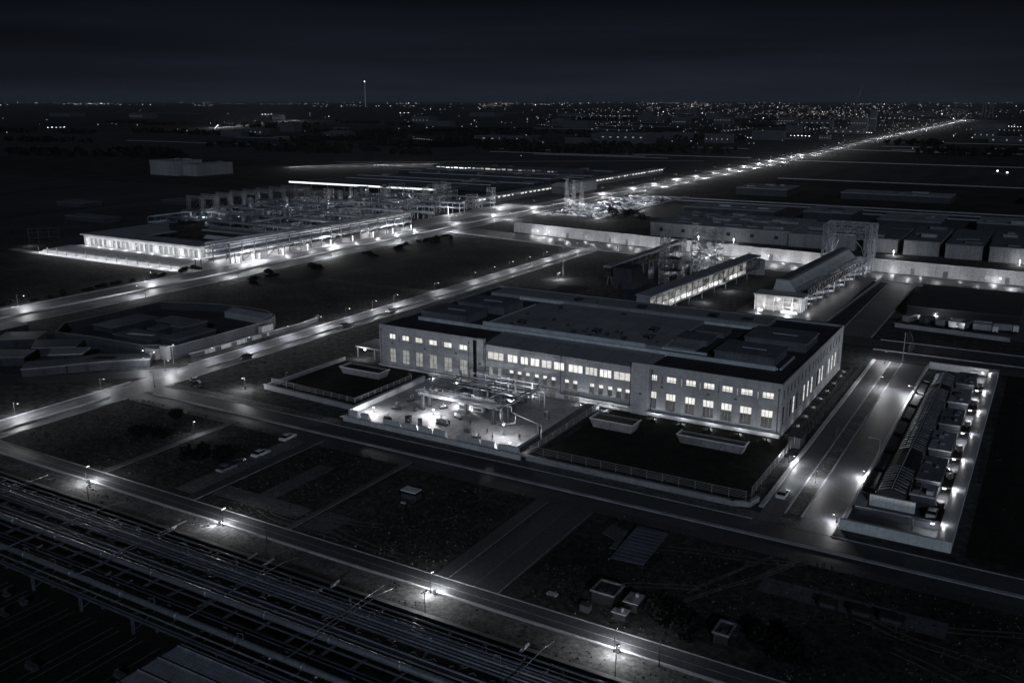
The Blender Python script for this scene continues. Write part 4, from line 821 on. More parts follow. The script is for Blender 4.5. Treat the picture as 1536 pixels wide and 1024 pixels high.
# long slatted shed
t = thing('slatted_shed', 'long narrow shed with curved slatted roof inside the right compound', 'shed', (-20.5,222,0))
f = MB(); f.box(-22.6,-17.9,176.2,268,0,2.65); obj('wall', f, 'darkwall', t)
pr = [(-22.9,2.6),(-22.7,3.1),(-21.6,3.6),(-20.3,3.85),(-19,3.6),(-17.8,3.1),(-17.6,2.6)]
f = MB()
for (xa_,za),(xb_,zb) in zip(pr, pr[1:]): f.quad((xb_,176,zb),(xb_,268,zb),(xa_,268,za),(xa_,176,za))
f.add([(x,176,z) for x,z in pr],[tuple(range(len(pr)))]); f.add([(x,268,z) for x,z in pr],[tuple(range(len(pr)-1,-1,-1))]); obj('roof', f, 'black', t)
for y0_, y1_ in ((176.6,190),(201.5,250),(255,266)):
    y = y0_; f = MB()
    while y < y1_:
        for (xa_,za),(xb_,zb) in (((-22.6,3.26),(-20.6,4.0)),((-20.0,4.0),(-17.9,3.26))): f.bar((xa_,y,za),(xb_,y+random.uniform(-.2,.45),zb),.5,.1)
        y += 1.5
    f.bar((-21.5,y0_,3.68),(-21.5,y1_,3.68),.12,.12); f.bar((-19.1,y0_,3.68),(-19.1,y1_,3.68),.12,.12); obj('roof_slat', f, 'pipe', t)
f = MB(); f.bar((-20.3,176.4,3.93),(-20.3,268,3.93),.16,.1); f.bar((-23.0,176,2.75),(-23.0,268,2.75),.16,.16); obj('ridge', f, 'gutter', t)
for k, (a, b) in enumerate(((178.5,184.5),(187,201),(206,219),(224.5,237.5),(243,256),(261,273))):
    t = thing('storage_block', 'dark flat roofed block in the right compound, '+['shortest, nearest the front','second from the front','third from the front','fourth from the front','fifth from the front','farthest from the front'][k], 'storage block', (-14.8,(a+b)/2,0), 'dark blocks in the right compound')
    f = MB(); f.box(-17.2,-13.0,a+.2,b-.2,0,2.5); obj('wall', f, 'darkwall', t); f = MB(); f.box(-17.4,-12.8,a,b,2.5,2.8); obj('roof', f, 'roofblue' if k % 2 else 'roofmid', t)
    for q in range(4): xx, yy = random.uniform(-17,-14.2), random.uniform(a+.5,b-2.2); obj('roof_unit', MB().box(xx,xx+random.uniform(.5,1.3),yy,yy+random.uniform(.6,1.8),2.8,2.8+random.uniform(.2,.8)), random.choice(('roofmid','steel','steeldk')), t)
    f = MB(); f.box(-12.98,-12.9,a+1,b-1,.3,2.2); obj('door', f, 'steeldk', t)
    f = MB(); f.box(-12.7,-11.4,b-3.4,b-2.2,0,1.1); f.tube((-12,b-4,0),(-12,b-4,1.3),.35,10); obj('cooling_unit', f, 'steel', t)
for y, lb in ((168.2,'at the front yard'),(186,'beside the second block'),(203.6,'between the second and third blocks'),(221.8,'between the third and fourth blocks'),(240.2,'between the fourth and fifth blocks'),(258.6,'between the fifth and last blocks'),(277.5,'by the rear wall')):
    t = thing('yard_light', 'bright low yard light of the right compound '+lb, 'light', (-12,y,0), 'yard lights in the right compound'); f = MB(); f.box(-15.5,-10.8,y-.12,y+.12,2.2,2.4); f.box(-15.3,-15.1,y-.1,y+.1,0,2.2); obj('beam', f, 'steel', t)
    f = MB(); f.box(-12.3,-11.7,y-.2,y+.2,2.02,2.18); obj('lamp_head', f, 'lamp', t); LAMPS_AND_FILLS.append((-12,y,1.7,420,.12)); LAMPS_AND_FILLS.append((-10.2,y+.5,2.7,95*random.uniform(.5,1.5),.12))  # second light of each pair has no fixture, added to brighten the coping

# ------------------------------------------------------------------ bridges and lattice towers behind the main building
def rot2(cx, cy_, a): return lambda x, y, z: (cx+x*cos(a)-y*sin(a), cy_+x*sin(a)+y*cos(a), z)
t = thing('covered_bridge', 'long covered bridge with a glazed lit side on tall legs behind the main roof', 'bridge', (-119,350,0))
ang = -atan2(8.0, 108); T = rot2(-121.5, 297, ang); Ln = 108; w = 2.6
f = MB(); f.hexa([T(-w-.4,0,8.4),T(w+.5,0,8.4),T(w+.5,Ln,8.4),T(-w-.4,Ln,8.4),T(-w-.4,0,9.2),T(w+.5,0,9.0),T(w+.5,Ln,9.0),T(-w-.4,Ln,9.2)]); obj('roof', f, 'roofmid', t)
f = MB(); f.hexa([T(-w,0,2.6),T(w,0,2.6),T(w,Ln,2.6),T(-w,Ln,2.6),T(-w,0,3.1),T(w,0,3.1),T(w,Ln,3.1),T(-w,Ln,3.1)]); f.hexa([T(-w,0,3.1),T(-w+.3,0,3.1),T(-w+.3,Ln,3.1),T(-w,Ln,3.1),T(-w,0,8.4),T(-w+.3,0,8.4),T(-w+.3,Ln,8.4),T(-w,Ln,8.4)]); f.hexa([T(-w,-.2,0),T(w,-.2,0),T(w,0,0),T(-w,0,0),T(-w,-.2,8.4),T(w,-.2,8.4),T(w,0,8.4),T(-w,0,8.4)]); obj('deck', f, 'concrete', t)
f = MB(); f.quad(T(w-.5,0,3.1),T(w-.5,Ln*.86,3.1),T(w-.5,Ln*.86,8.4),T(w-.5,0,8.4)); obj('pane', f, M['bridge'], t); f = MB(); f.quad(T(w-.45,Ln*.1,3.1),T(w-.45,Ln*.84,3.1),T(w-.45,Ln*.84,4.7),T(w-.45,Ln*.1,4.7)); obj('pane', f, M['roomlow'], t)
f = MB()
for i in range(22): y = i*Ln/21; f.bar(T(w,y,3.1),T(w,y,8.4),.22)
for z in (5.2,7.6): f.bar(T(w,0,z),T(w,Ln,z),.12)
for i in range(0,21): y = i*Ln/21; f.bar(T(w+.02,y,3.1),T(w+.02,y+Ln/21,5.2 if i%2 else 7.6),.1)
obj('mullion', f, 'steeldk', t)
for i in range(9):
    y = 10+i*12; f = MB(); f.bar(T(w-.2,y,0),T(w-.2,y,2.6),.28); f.bar(T(-w+.2,y,0),T(-w+.2,y,2.6),.28); f.bar(T(-w+.2,y,.4),T(w-.2,y,2.4),.14); obj('leg', f, 'steel', t)
ring = []
f = MB(); pts = [T(-w,Ln,0)[:2]]+[T(w*1.5*cos(a_)+.8, Ln+5*sin(a_)+.5, 0)[:2] for a_ in [pi-pi*i/10 for i in range(11)]]
f.prism(pts, 0, 6.6); obj('end_turret', f, 'concrete', t)
light(1500, t, T(w+4,14,2.0), .3); light(500, t, T(w+3.4,40,2.0), .3); light(500, t, T(w+3,66,2.0), .3)
t = thing('block_house', 'plain windowless grey box building left of the covered bridge', 'building', (-150,348,0)); f = MB(); f.box(-154.6,-146,344,354,0,8.6); obj('wall', f, 'darkwall', t); f = MB(); f.box(-154.9,-145.7,343.7,354.3,8.6,8.95); obj('roof', f, 'roofdk', t); f = MB(); f.box(-152,-150.5,343.93,344,0,2.3); obj('door', f, 'black', t)
t = thing('conveyor', 'long dark conveyor gallery with pale roof left of the lattice tower', 'conveyor', (-158,375,0)); f = MB(); f.box(-160,-156.6,346,432,8.2,8.8); obj('roof', f, 'roofmid', t); f = MB(); truss(f,(-158.3,346,4.4),(-158.3,432,4.4),3,3.6,22,.16); obj('truss', f, 'steeldk', t); f = MB(); f.box(-159.6,-157,347,431,4.2,6.4); obj('belt_housing', f, 'roofdk', t)
for i in range(8): f = MB(); f.bar((-159.5,349+i*11.5,0),(-158.8,349+i*11.5,4.3),.25); f.bar((-157,349+i*11.5,0),(-157.8,349+i*11.5,4.3),.25); obj('leg', f, 'steel', t)
f = MB(); f.box(-176,-131,300,312,0,3); f.box(-176.4,-130.6,299.6,312.4,3,3.4); f.box(-170,-158,312.5,330,0,2.4)
solo('low_annex', f, 'roofdk', 'low dark annex roof directly behind the main building', 'building', (-155,306,0))
t = thing('lattice_tower', 'pair of tall steel masts with ladders left of the covered bridge', 'tower', (-139,368,0)); f = MB()
lattice(f,-141.4,-138.6,362,366,0,22,9,.22); lattice(f,-134.5,-133,366,370,0,19,8,.16); [f.bar((-138.6,364,z),(-134.5,368,z),.2) for z in (4,8,14,19)]; obj('mast', f, 'steel', t)
f = MB(); [f.box(-141.4,-133,362,369,z,z+.15) for z in (6,11)]; obj('platform', f, 'steeldk', t)
t = thing('lattice_tower', 'dense square lattice tower full of equipment behind the covered bridge', 'tower', (-131,392,0)); f = MB(); lattice(f,-136,-125,386,396,0,21,7,.24); lattice(f,-133,-128,389,393,0,21,12,.14); obj('frame', f, 'steel', t)
f = MB()
for i in range(46): x, y, z = random.uniform(-135.5,-125.5), random.uniform(386.3,395.5), random.uniform(.5,19); a = random.uniform(.3,1.1); obj('equipment', MB().box(x-a,x+a,y-.4,y+.4,z,z+random.uniform(.3,1.3)), 'pipe', t)
light(900, t, (-130,384,2.5), .3); light(700, t, (-131,391,8), .3)
f = MB(); [f.tube((-149+i*2.3,372+i*6,0),(-149+i*2.3,372+i*6,5.4+(i%2)),1.3,14) for i in range(5)]; f.tube((-143,374,1.6),(-143,400,1.6),1.2,14)
solo('process_vessels', f, 'pipe', 'cluster of upright silver vessels between conveyor and lattice tower', 'vessel', (-144,385,0), None, True)
# second gallery with the glowing glass front
tp = MB(); tp.box(-97,-64.4,325,422,-.02,.45); struct('platform', tp, 'asphalt')
parapet('dark kerb wall along the right of the loading platform', [(-64.2,326),(-61.4,420)], .9, .6, 'darkwall')
t = thing('glass_gatehouse', 'brightly lit glass box at the near end of the second gallery', 'building', (-84,335,.45))
f = MB(); f.box(-92.6,-74.6,332.4,342,6.0,6.5); obj('roof', f, 'paleconc', t)
f = MB(); 
for x in (-92,-88.4,-85,-81.6,-78.4,-75.2): f.box(x-.14,x+.14,332.7,333,.45,6)
for z in (2.4,4.3): f.box(-92,-75.2,332.75,332.95,z,z+.12)
for y in (335.5,338.5,341.6): f.box(-75.3,-75,y-.1,y+.1,.45,6)
f.box(-75.28,-75.02,332.9,341.7,4.32,4.44); obj('frame', f, 'gutter', t); f = MB(); f.quad((-92,334.6,.45),(-75.6,334.6,.45),(-75.6,334.6,6),(-92,334.6,6)); f.quad((-75.6,334.6,.45),(-75.6,341.8,.45),(-75.6,341.8,6),(-75.6,334.6,6)); obj('pane', f, M['screen'], t)
f = MB(); f.box(-91.8,-75.6,341.8,342,.45,6); f.box(-92.1,-91.9,333,342,.45,6); obj('wall', f, 'paleconc', t); f = MB(); f.box(-82,-76,331.4,332.3,.45,1.5); f.box(-90.5,-88.5,330.8,331.8,.45,1.3); obj('counter', f, 'white', t)
light(1500, t, (-79,329.2,1.8), .4); light(600, t, (-89.5,329.0,1.8), .3); light(220, t, (-73,335,1.6), .3); light(160, t, (-84,333.8,4.6), .3)
t = thing('covered_gallery', 'raised grey gallery with sloping side running back from the glass box', 'gallery', (-82,385,.45))
f = MB(); f.hexa([(-88,342.2,6.5),(-79.5,342.2,6.5),(-74.5,432,6.5),(-83,432,6.5),(-87,342.2,10.6),(-82.6,342.2,10.6),(-78.8,432,10.6),(-82.4,432,10.6)]); obj('wall', f, 'paleconc', t)
f = MB(); f.hexa([(-87.4,342,10.6),(-82.2,342,10.6),(-78.4,432.4,10.6),(-82.8,432.4,10.6),(-86.8,342,11.1),(-82.9,342,11.1),(-79.2,432.4,11.1),(-82.2,432.4,11.1)]); obj('roof', f, 'roofblue', t)
f = MB(); truss(f,(-77.2,342,5.4),(-72,430,5.4),4.4,2.6,24,.2); obj('truss', f, 'steel', t)
f = MB(); f.quad((-79.6,344,5.5),(-75,344,5.5),(-70,428,5.5),(-74.4,428,5.5)); obj('deck', f, 'roofdk', t)
for i in range(11): y = 346+i*8; x = -77.2+(y-342)*.059; f = MB(); f.bar((x-2,y,.45),(x-2,y,5.4),.3); f.bar((x+2,y,.45),(x+2,y,5.4),.3); f.bar((x-2,y,.6),(x+2,y,5.2),.14); obj('leg', f, 'steel', t)
f = MB()
for i in range(16): y = 346+i*5; x = -77+(y-342)*.059; f.tube((x-1.6,y,1.2+i%3*1.3),(x+1.6,y+2.6,1.2+i%3*1.3),.5,10)
obj('machinery', f, 'gutter', t, True)
for y in (349,362,376,391,406): light(240, t, (-74.5+(y-342)*.059,y,3.6), .25)
t = thing('steel_gantry', 'tall rectangular lattice gantry standing over the far end of the gallery', 'gantry', (-78,435,0)); f = MB()
for x0_, x1_ in ((-90,-87.4),(-71.6,-69)): lattice(f,x0_,x1_,430,434,0,21.5,9,.26); lattice(f,x0_,x1_,440,444,0,21.5,9,.26)
for z in (15.5,18.5,21.5):
    for y in (430,434,440,444): f.bar((-90,y,z),(-69,y,z),.3)
for i in range(9):
    x = -90+i*2.6
    for y in (430,444): f.bar((x,y,15.5),(x,y,21.5),.2); f.bar((x,y,15.5 if i%2 else 18.5),(x+2.6 if i < 8 else x,y,18.5 if i%2 else 15.5),.16); f.bar((x,y,21.5 if i%2 else 18.5),(x+2.6 if i < 8 else x,y,18.5 if i%2 else 21.5),.16)
    f.bar((x,430,21.5),(x,444,21.5),.2); f.bar((x,430,15.5),(x,444,15.5),.2)
for y in (430,444): f.path([(-87.4,y,8),(-86,y,12),(-83.6,y,14.4),(-79.5,y,15.5),(-75.4,y,14.4),(-73,y,12),(-71.6,y,8)],.16,6)
obj('frame', f, 'pipegr', t); f = MB()
for i in range(26): x, y, z = random.uniform(-89,-70), random.uniform(431,443), random.uniform(15.6,21); a = random.uniform(.3,1.2); obj('equipment', MB().box(x-a,x+a,y-.4,y+.4,z,z+.7), 'pipedk', t)

# ------------------------------------------------------------------ long wall and the sheds behind it
WL = [(-276,470), (-230,462), (-180,454), (-120,446), (-60,440), (60,430), (200,418)]
t = thing('boundary_wall', 'long pale concrete wall lit from below along the back road', 'wall', (-80,442,0)); f = MB(); c_ = MB()
for (ax,ay),(bx,by) in zip(WL, WL[1:]): f.hexa([(ax,ay,0),(bx,by,0),(bx,by+1.2,0),(ax,ay+1.2,0),(ax,ay,5.6),(bx,by,5.6),(bx,by+1.2,5.6),(ax,ay+1.2,5.6)]); c_.hexa([(ax,ay-.2,5.6),(bx,by-.2,5.6),(bx,by+1.4,5.6),(ax,ay+1.4,5.6),(ax,ay-.2,5.95),(bx,by-.2,5.95),(bx,by+1.4,5.95),(ax,ay+1.4,5.95)])
obj('wall_body', f, 'wallp', t); obj('coping', c_, 'kerb', t)
def wy(x):
    for (ax,ay),(bx,by) in zip(WL, WL[1:]):
        if ax <= x <= bx: return ay+(by-ay)*(x-ax)/(bx-ax)
for x, p in ((-258,1400),(-250,1500),(-238,500),(-221,450),(-205,700),(-192,600),(-180,500),(-168,900),(-155,1100),(-146,1100),(-133,900),(-118,1100),(-108,700),(-98,800),(-88,600),(-70,500),(-58,750),(-46,300),(-30,220),(-17,980),(-2,260),(12,420),(28,260),(46,300)):
    y = wy(x); f = MB(); f.box(x-.2,x+.2,y-.3,y-.01,2.2,2.5); o = obj('wall_lamp', f, 'lamp' if p > 950 else 'steeldk', t); LAMPS_AND_FILLS.append((x-2,y-2.6,1.1,p*.55,.3)); LAMPS_AND_FILLS.append((x+5,y-8,2.6,p*1.3,.4))
for i in range(24):
    x = -262+i*13.2+random.uniform(-3,3); y = wy(x); f = MB(); w_ = random.uniform(.8,1.4); f.hexa([(x-w_,y-.06,0.2 if i%3 else 1.4),(x+w_,y-.06,.2 if i%3 else 1.4),(x+w_,y+.02,.2 if i%3 else 1.4),(x-w_,y+.02,.2 if i%3 else 1.4),(x-w_,y-.06,3.0),(x+w_,y-.06,3.0),(x+w_,y+.02,3.0),(x-w_,y+.02,3.0)]); obj('shutter', f, 'steeldk' if i%3 else 'concrete', t)
def warehouse(label, x0, x1, y0, y1, h, wm='darkwall', rm='roofmid', group=None, units=0, win=0, name='warehouse'):
    t = thing(name, label, 'building', ((x0+x1)/2,y0,0), group); f = MB(); f.box(x0,x1,y0,y1,0,h-.4); obj('wall', f, wm, t)
    f = MB(); f.box(x0-.4,x1+.4,y0-.4,y1+.4,h-.4,h); obj('roof', f, rm, t); f = MB()
    for i in range(units): a = random.uniform(x0+2,x1-8); b = random.uniform(y0+2,y1-6); obj('roof_unit', MB().box(a,min(a+random.uniform(2,12),x1),b,min(b+random.uniform(2,7),y1),h,h+random.uniform(.3,1.6)), random.choice(('roofblue','roofmid','farroof')), t)
    for i in range(win): a = x0+(x1-x0)*(i+.5)/win; f = MB(); f.box(a-1,a+1,y0-.05,y0-.01,h*.4,h*.4+1.8); obj('window', f, 'black', t)
    return t
warehouse('long grey warehouse behind the wall with small dark windows and cluttered roof', -201, -122, 498, 560, 7.6, 'wallp', 'roofmid', None, 34, 6); warehouse('grey warehouse wing joined to the right of the long warehouse', -121.4, -88, 496, 552, 7.2, 'wallp', 'roofmid', None, 14)
for k in range(8):
    x = -84+k*19.5; warehouse('grey flat roofed block in the row behind the wall'+(' , first on the left' if k == 0 else ' at the right picture edge' if k == 7 else ''), x, x+16.4, 500-k*1.3, 560-k*1.3, 7.2+.3*(k%2), 'wallp', 'roofblue', 'row of blocks behind the wall', 3)
for x, p in ((-170,1400),(-150,700),(-68,1600),(-12,1500),(28,600)): LAMPS_AND_FILLS.append((x, 492, 2.0, p, .4)); f = MB(); f.box(x-.25,x+.25,492.2,492.5,1.9,2.3); f.box(x-.06,x+.06,492.5,492.6,0,2.6); solo('yard_light', f, 'lamp', 'small bright light on the yard between wall and grey blocks', 'light', (x,492,0), 'lights between wall and blocks')
# strips, roofs and tanks behind
flat('yard', 'asphalt', -270, 160, 580, 700, .004)
for y, x0, x1, w_ in ((708,-285,300,2.2),(690,-260,200,1.4),(668,-150,180,1.2),(942,-246,200,3),(1238,-305,500,5),(1556,-300,700,7),(1900,-200,900,9)):
    r = MB(); r.box(x0,x1,y,y+w_,-.02,.6); struct('canal_bank', r, 'kerb')
for k, (x0,x1,y0,y1,h) in enumerate(((-222,-160,610,640,5),(-140,-110,605,640,7),(-96,-60,612,650,4),(-40,10,615,650,5),(30,70,600,640,5),(-232,-190,760,800,6),(-150,-70,770,800,5),(-20,40,790,830,6))): warehouse('low dark shed on the plain beyond the block row, '+['far left','with tall roof','small','pale roofed','near the right edge','beside the highway','in the middle field','at the right'][k], x0,x1,y0,y1,h,'darkwall','roofmid',None,5)

# ------------------------------------------------------------------ compound r2 with parked trucks
parapet('pale rear wall of the dark truck yard at the right', [(-43,402),(60,394)], 1.0, .6, 'concrete'); flat('yard', 'darkasph', -43, 40, 330, 400, .006)
t = thing('low_building', 'low black roofed building in the truck yard at the right', 'building', (-20,380,0)); f = MB(); f.box(-42,-6,352,398,0,3.6); obj('wall', f, 'black', t); f = MB(); f.box(-42.4,-5.6,351.6,398.4,3.6,3.9); obj('roof', f, 'roofdk', t)
parapet('low wall in front of the truck yard at the right', [(-43,332),(-8,328.6)], 1.4, .6, 'concrete')
for k, (x, y, r_, m_) in enumerate(((-39,341,1.2,'steel'),(-33.5,342,1.1,'steeldk'),(-28.4,341,1.2,'steel'),(-24.6,340.5,1.3,'white'),(-21.5,340,1.2,'steel'),(-15.6,341.5,.1,'white'),(-15.4,338.6,.05,'steel'),(-9.6,342,.15,'steel'))):
    t = thing('parked_truck', ['pale truck at the left end of the truck yard','dark truck under the bright yard lamp','grey truck right of the yard lamp','white truck standing at an angle in the truck yard','grey truck beside the white one','white trailer parked sideways in the truck yard','low grey trailer in front of the white trailer','grey truck at the right end of the truck yard'][k], 'truck', (x,y,0)); T = rot2(x,y,r_)
    bx = lambda f, a, b, c, d, z0, z1: f.hexa([T(a,c,z0),T(b,c,z0),T(b,d,z0),T(a,d,z0),T(a,c,z1),T(b,c,z1),T(b,d,z1),T(a,d,z1)])
    f = MB(); bx(f,-4,1.6,-1.2,1.2,1.0,3.0); obj('cargo_box', f, m_, t); f = MB(); bx(f,1.9,3.6,-1.1,1.1,.7,2.6); obj('cab', f, 'white', t); f = MB(); bx(f,3.6,3.64,-.95,.95,1.6,2.4); obj('windscreen', f, 'glass', t); f = MB(); bx(f,-4,3.4,-.9,.9,.55,.9); obj('chassis', f, 'black', t)
    for a in (-3,-1.8,2.7):
        for b in (-1.05,1.05): f = MB(); f.tube(T(a,b-.14,.5),T(a,b+.14,.5),.5,10); obj('wheel', f, 'tyre', t)
lamp('bright lamp between the trucks in the right yard', -32.6, 345, 3.4, 420, 0, .5); lamp('small lamp at the low wall of the truck yard', -24.5, 333.6, 2.2, 90, 0, .4)
t = thing('bent_mast', 'small curved steel frame standing at the far end of the right road', 'frame', (-34,288,0)); f = MB(); f.box(-34.1,-33.9,287,287.2,0,9); [f.path([(-34,287.1,8-.8*i),(-32.6+.2*i,287.4,9-.6*i),(-31.8+.2*i,287.6,7-.9*i),(-32.8,287.3,4-.5*i)],.05,5) for i in range(4)]; obj('frame_bars', f, 'steeldk', t)

# ------------------------------------------------------------------ curved building, low houses
t = thing('curved_building', 'large dark walled compound with rounded far corner beside the fork road', 'building', (-240,195,0))
out = [(-270,171),(-256,173),(-244,173.6),(-232,174.2),(-228,177),(-224.5,177),(-222.5,178.5),(-222.5,212),(-223.5,219),(-227,224.5),(-234,228),(-246,229),(-262,226),(-279,219),(-279,180)]
def ringwall(mb, pts, w, z0, z1):
    n_ = len(pts); cx = sum(p[0] for p in pts)/n_; cy_ = sum(p[1] for p in pts)/n_
    ins = [(p[0]+(cx-p[0])/hypot(cx-p[0],cy_-p[1])*w, p[1]+(cy_-p[1])/hypot(cx-p[0],cy_-p[1])*w) for p in pts]
    for i in range(n_):
        j = (i+1)%n_; mb.hexa([(*pts[i],z0),(*pts[j],z0),(*ins[j],z0),(*ins[i],z0),(*pts[i],z1),(*pts[j],z1),(*ins[j],z1),(*ins[i],z1)])
    return ins
f = MB(); ins = ringwall(f, out, .6, 0, 3.9); obj('wall', f, 'darkwall', t); f = MB(); ringwall(f, [(x,y) for x,y in out], .75, 3.92, 4.02); obj('coping', f, 'wallp', t)
f = MB(); f.prism(ins, 0, 1.2); obj('inner_yard', f, 'roofdk', t)
f = MB(); f.box(-256,-238,182,190,1.2,2.6); f.box(-236,-229,184,200,1.2,3.6); f.box(-258,-246,200,207,1.2,3.4); f.box(-272,-262,186,204,1.2,3.0); f.box(-243,-237.5,194,204,1.2,4.6); f.box(-252,-247,192,197,1.2,2.9); obj('inner_block', f, 'darkwall', t)
f = MB(); f.box(-256.3,-237.7,181.7,190.3,2.6,2.8); f.box(-236.3,-228.7,183.7,200.3,3.6,3.8); f.box(-258.3,-245.7,199.7,207.3,3.4,3.6); f.box(-272.3,-261.7,185.7,204.3,3.0,3.2); f.box(-243.3,-237.2,193.7,204.3,4.6,4.8); f.box(-252.3,-246.7,191.7,197.3,2.9,3.1); obj('inner_roof', f, 'roofblue', t)
f = MB(); [f.hexa([(-248+i*3.4,221.6-abs(i-3)*.2-i*.25,1.2),(-244.7+i*3.4,221.4-i*.3,1.2),(-244.7+i*3.4,225-i*.3,1.2),(-248+i*3.4,225-i*.25,1.2),(-248+i*3.4,221.6-abs(i-3)*.2-i*.25,3.4),(-244.7+i*3.4,221.4-i*.3,3.4),(-244.7+i*3.4,225-i*.3,4.3),(-248+i*3.4,225-i*.25,4.3)]) for i in range(6)]; obj('curved_roof', f, 'roofmid', t)
f = MB(); f.hexa([(-252,184,2.82),(-243,186.4,2.82),(-243,187.6,2.82),(-252,185.6,2.82),(-252,184,2.95),(-243,186.4,2.95),(-243,187.6,2.95),(-252,185.6,2.95)]); obj('roof_strip', f, 'gutter', t)
each('entrance_block', ((-231,-226.8,174.2,176.8,0,3.4),(-226.2,-223.6,175.8,177.4,0,4.3),(-222.5,-220.8,212,217,0,3.2)), 'wallp', t)
f = MB(); f.box(-226.6,-226.45,173.7,173.9,2.6,2.75); light(60, obj('lamp', f, 'lamp', t), (-226.8,172.8,2.6)); f = MB(); f.box(-231.6,-231.45,173.7,173.9,2.4,2.55); light(25, obj('lamp', f, 'lamp', t), (-232,172.8,2.4))
t = parapet('low pale wall with rounded end between curved building and road', [(-219.6,181.4),(-219.2,210),(-218.4,228),(-219.6,236),(-222,240)], 1.5, .9, 'darkwall', cap='wallp'); f = MB(); [f.box(-218.7,-218.62,186+i*6.5,190+i*6.5,.3,1.5) for i in range(7)]; obj('panel', f, 'wallp', t)
def house(label, poly, h, mat='darkwall', rm='roofblue', hole=None):
    cx = sum(p[0] for p in poly)/len(poly); cy_ = sum(p[1] for p in poly)/len(poly); t = thing('low_house', label, 'house', (cx,cy_,0)); f = MB(); f.prism(poly, 0, h-.3); obj('wall', f, mat, t)
    f = MB(); f.prism([(x+(x-cx)*.03,y+(y-cy_)*.03) for x,y in poly], h-.3, h); obj('roof', f, rm, t)
    if hole: f = MB(); f.prism(hole, h, h+.05); obj('shade_fill', f, 'black', t)  # flat black slab on the roof, painted shade for the opening
    f = MB(); x, y = poly[0]; a, b = poly[1]; m_ = ((x+a)/2,(y+b)/2); d = Vector((a-x,b-y)).normalized(); nn_ = Vector((d.y,-d.x)); 
    f.hexa([(*(Vector(m_)+nn_*q+d*s_),z) for z in (0,2) for q, s_ in ((.06,-.5),(.06,.5),(-.06,.5),(-.06,-.5))]); obj('door', f, 'black', t)
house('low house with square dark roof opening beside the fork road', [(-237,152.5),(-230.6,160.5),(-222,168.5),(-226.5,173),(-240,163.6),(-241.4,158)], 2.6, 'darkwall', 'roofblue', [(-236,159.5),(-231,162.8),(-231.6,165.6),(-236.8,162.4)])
house('long low house joined left of the house with a roof opening', [(-244.5,143.5),(-237.3,152.3),(-241.8,157.8),(-250.5,149)], 2.4); house('low gabled house left of the curved building', [(-262,158),(-252,165.5),(-258,172.5),(-270,164.5)], 2.9); house('dark wide house at the left picture edge', [(-266,143),(-255,151),(-259.5,157.5),(-273,150)], 2.8)
house('house with pale roof in front of the curved wall', [(-251,156),(-243.5,162),(-248,168),(-257,161.5)], 2.7, 'darkwall', 'roofmid'); house('low house at the far left behind the others', [(-281,158),(-272,166),(-278,173),(-288,166)], 2.8); house('pale roofed kiosk beside the highway at the left', [(-300,166),(-292,166),(-292,176),(-300,176)], 3, 'darkwall', 'roofmid')

# ------------------------------------------------------------------ lit forecourt building and the plant beyond
t = thing('lit_pavilion', 'bright lit glass fronted low building with wide flat roof and open court, left', 'building', (-402,330,0))
bx0, bx1, by0, by1, hh = -447, -358, 306.5, 358, 6.6
f = MB(); ops = [(1.2+i*3.65,1.2+i*3.65+2.7,.6,4.6) for i in range(24)]; facade(f,(bx0,by0),(1,0),(0,-1),bx1-bx0,0,5.9,ops,.5); obj('wall', f, 'paleconc', t)
for i, o in enumerate(ops): window(t,(bx0,by0),(1,0),(0,-1),o,.5,'wx' if i%5 else 'wb',3,None,.12)
f = MB(); ops = [(1.2+i*3.6,1.2+i*3.6+2.6,.6,4.6) for i in range(14)]; facade(f,(bx1,by0),(0,1),(1,0),by1-by0,0,5.9,ops,.5); obj('wall', f, 'paleconc', t)
for i, o in enumerate(ops): window(t,(bx1,by0),(0,1),(1,0),o,.5,'wx',3,None,.12)
f = MB(); f.quad((bx0,by1,0),(bx0,by0,0),(bx0,by0,5.9),(bx0,by1,5.9)); f.quad((bx1,by1,0),(bx0,by1,0),(bx0,by1,5.9),(bx1,by1,5.9)); obj('wall', f, 'paleconc', t)
f = MB(); o4 = ((bx0-1,bx1+1.6,by0-1.4,by0+12),(bx0-1,bx1+1.6,by1-8,by1+1),(bx0-1,bx0+34,by0+12,by1-8),(bx1-10,bx1+1.6,by0+12,by1-8))
for a,b,c,d in o4: f.box(a,b,c,d,5.9,6.7)
obj('roof', f, 'roofmid', t); f = MB(); f.box(bx0+34,bx1-10,by0+12,by1-8,0,1.5); [f.box(bx0+38+i*7,bx0+41+i*7,by0+20,by0+23,1.5,5.5) for i in range(5)]; obj('court_block', f, 'darkwall', t)
f = MB(); f.box(bx0+30,bx0+42,by1-20,by1-6,6.7,10.4); obj('roof_tank', f, 'black', t)
f = MB(); f.hexa([(-449,283,.0),(-345,283,.0),(-350,304,.0),(-449,304,.0),(-449,284,.9),(-346,284,.9),(-351,300,1.3),(-449,300,1.3)]); struct('forecourt', f, 'concrete')
f = MB(); f.box(-449,-352,300.4,306.3,-.02,.7); struct('pavement', f, 'coping'); flat('pavement', 'paleconc', -470, -338, 277.5, 282.6, .02); flat('pavement', 'yard', -350, -334.5, 277, 470, .018)
for i in range(9): x = -441+i*10.4; f = MB(); f.box(x-.3,x+.3,303.3,303.7,.7,.95); solo('ground_light', f, 'farw', 'low bright ground light along the front of the lit pavilion', 'light', (x,303.5,.7), 'ground lights in front of the lit pavilion'); LAMPS_AND_FILLS.append((x,303.0,2.0,1100,.4))
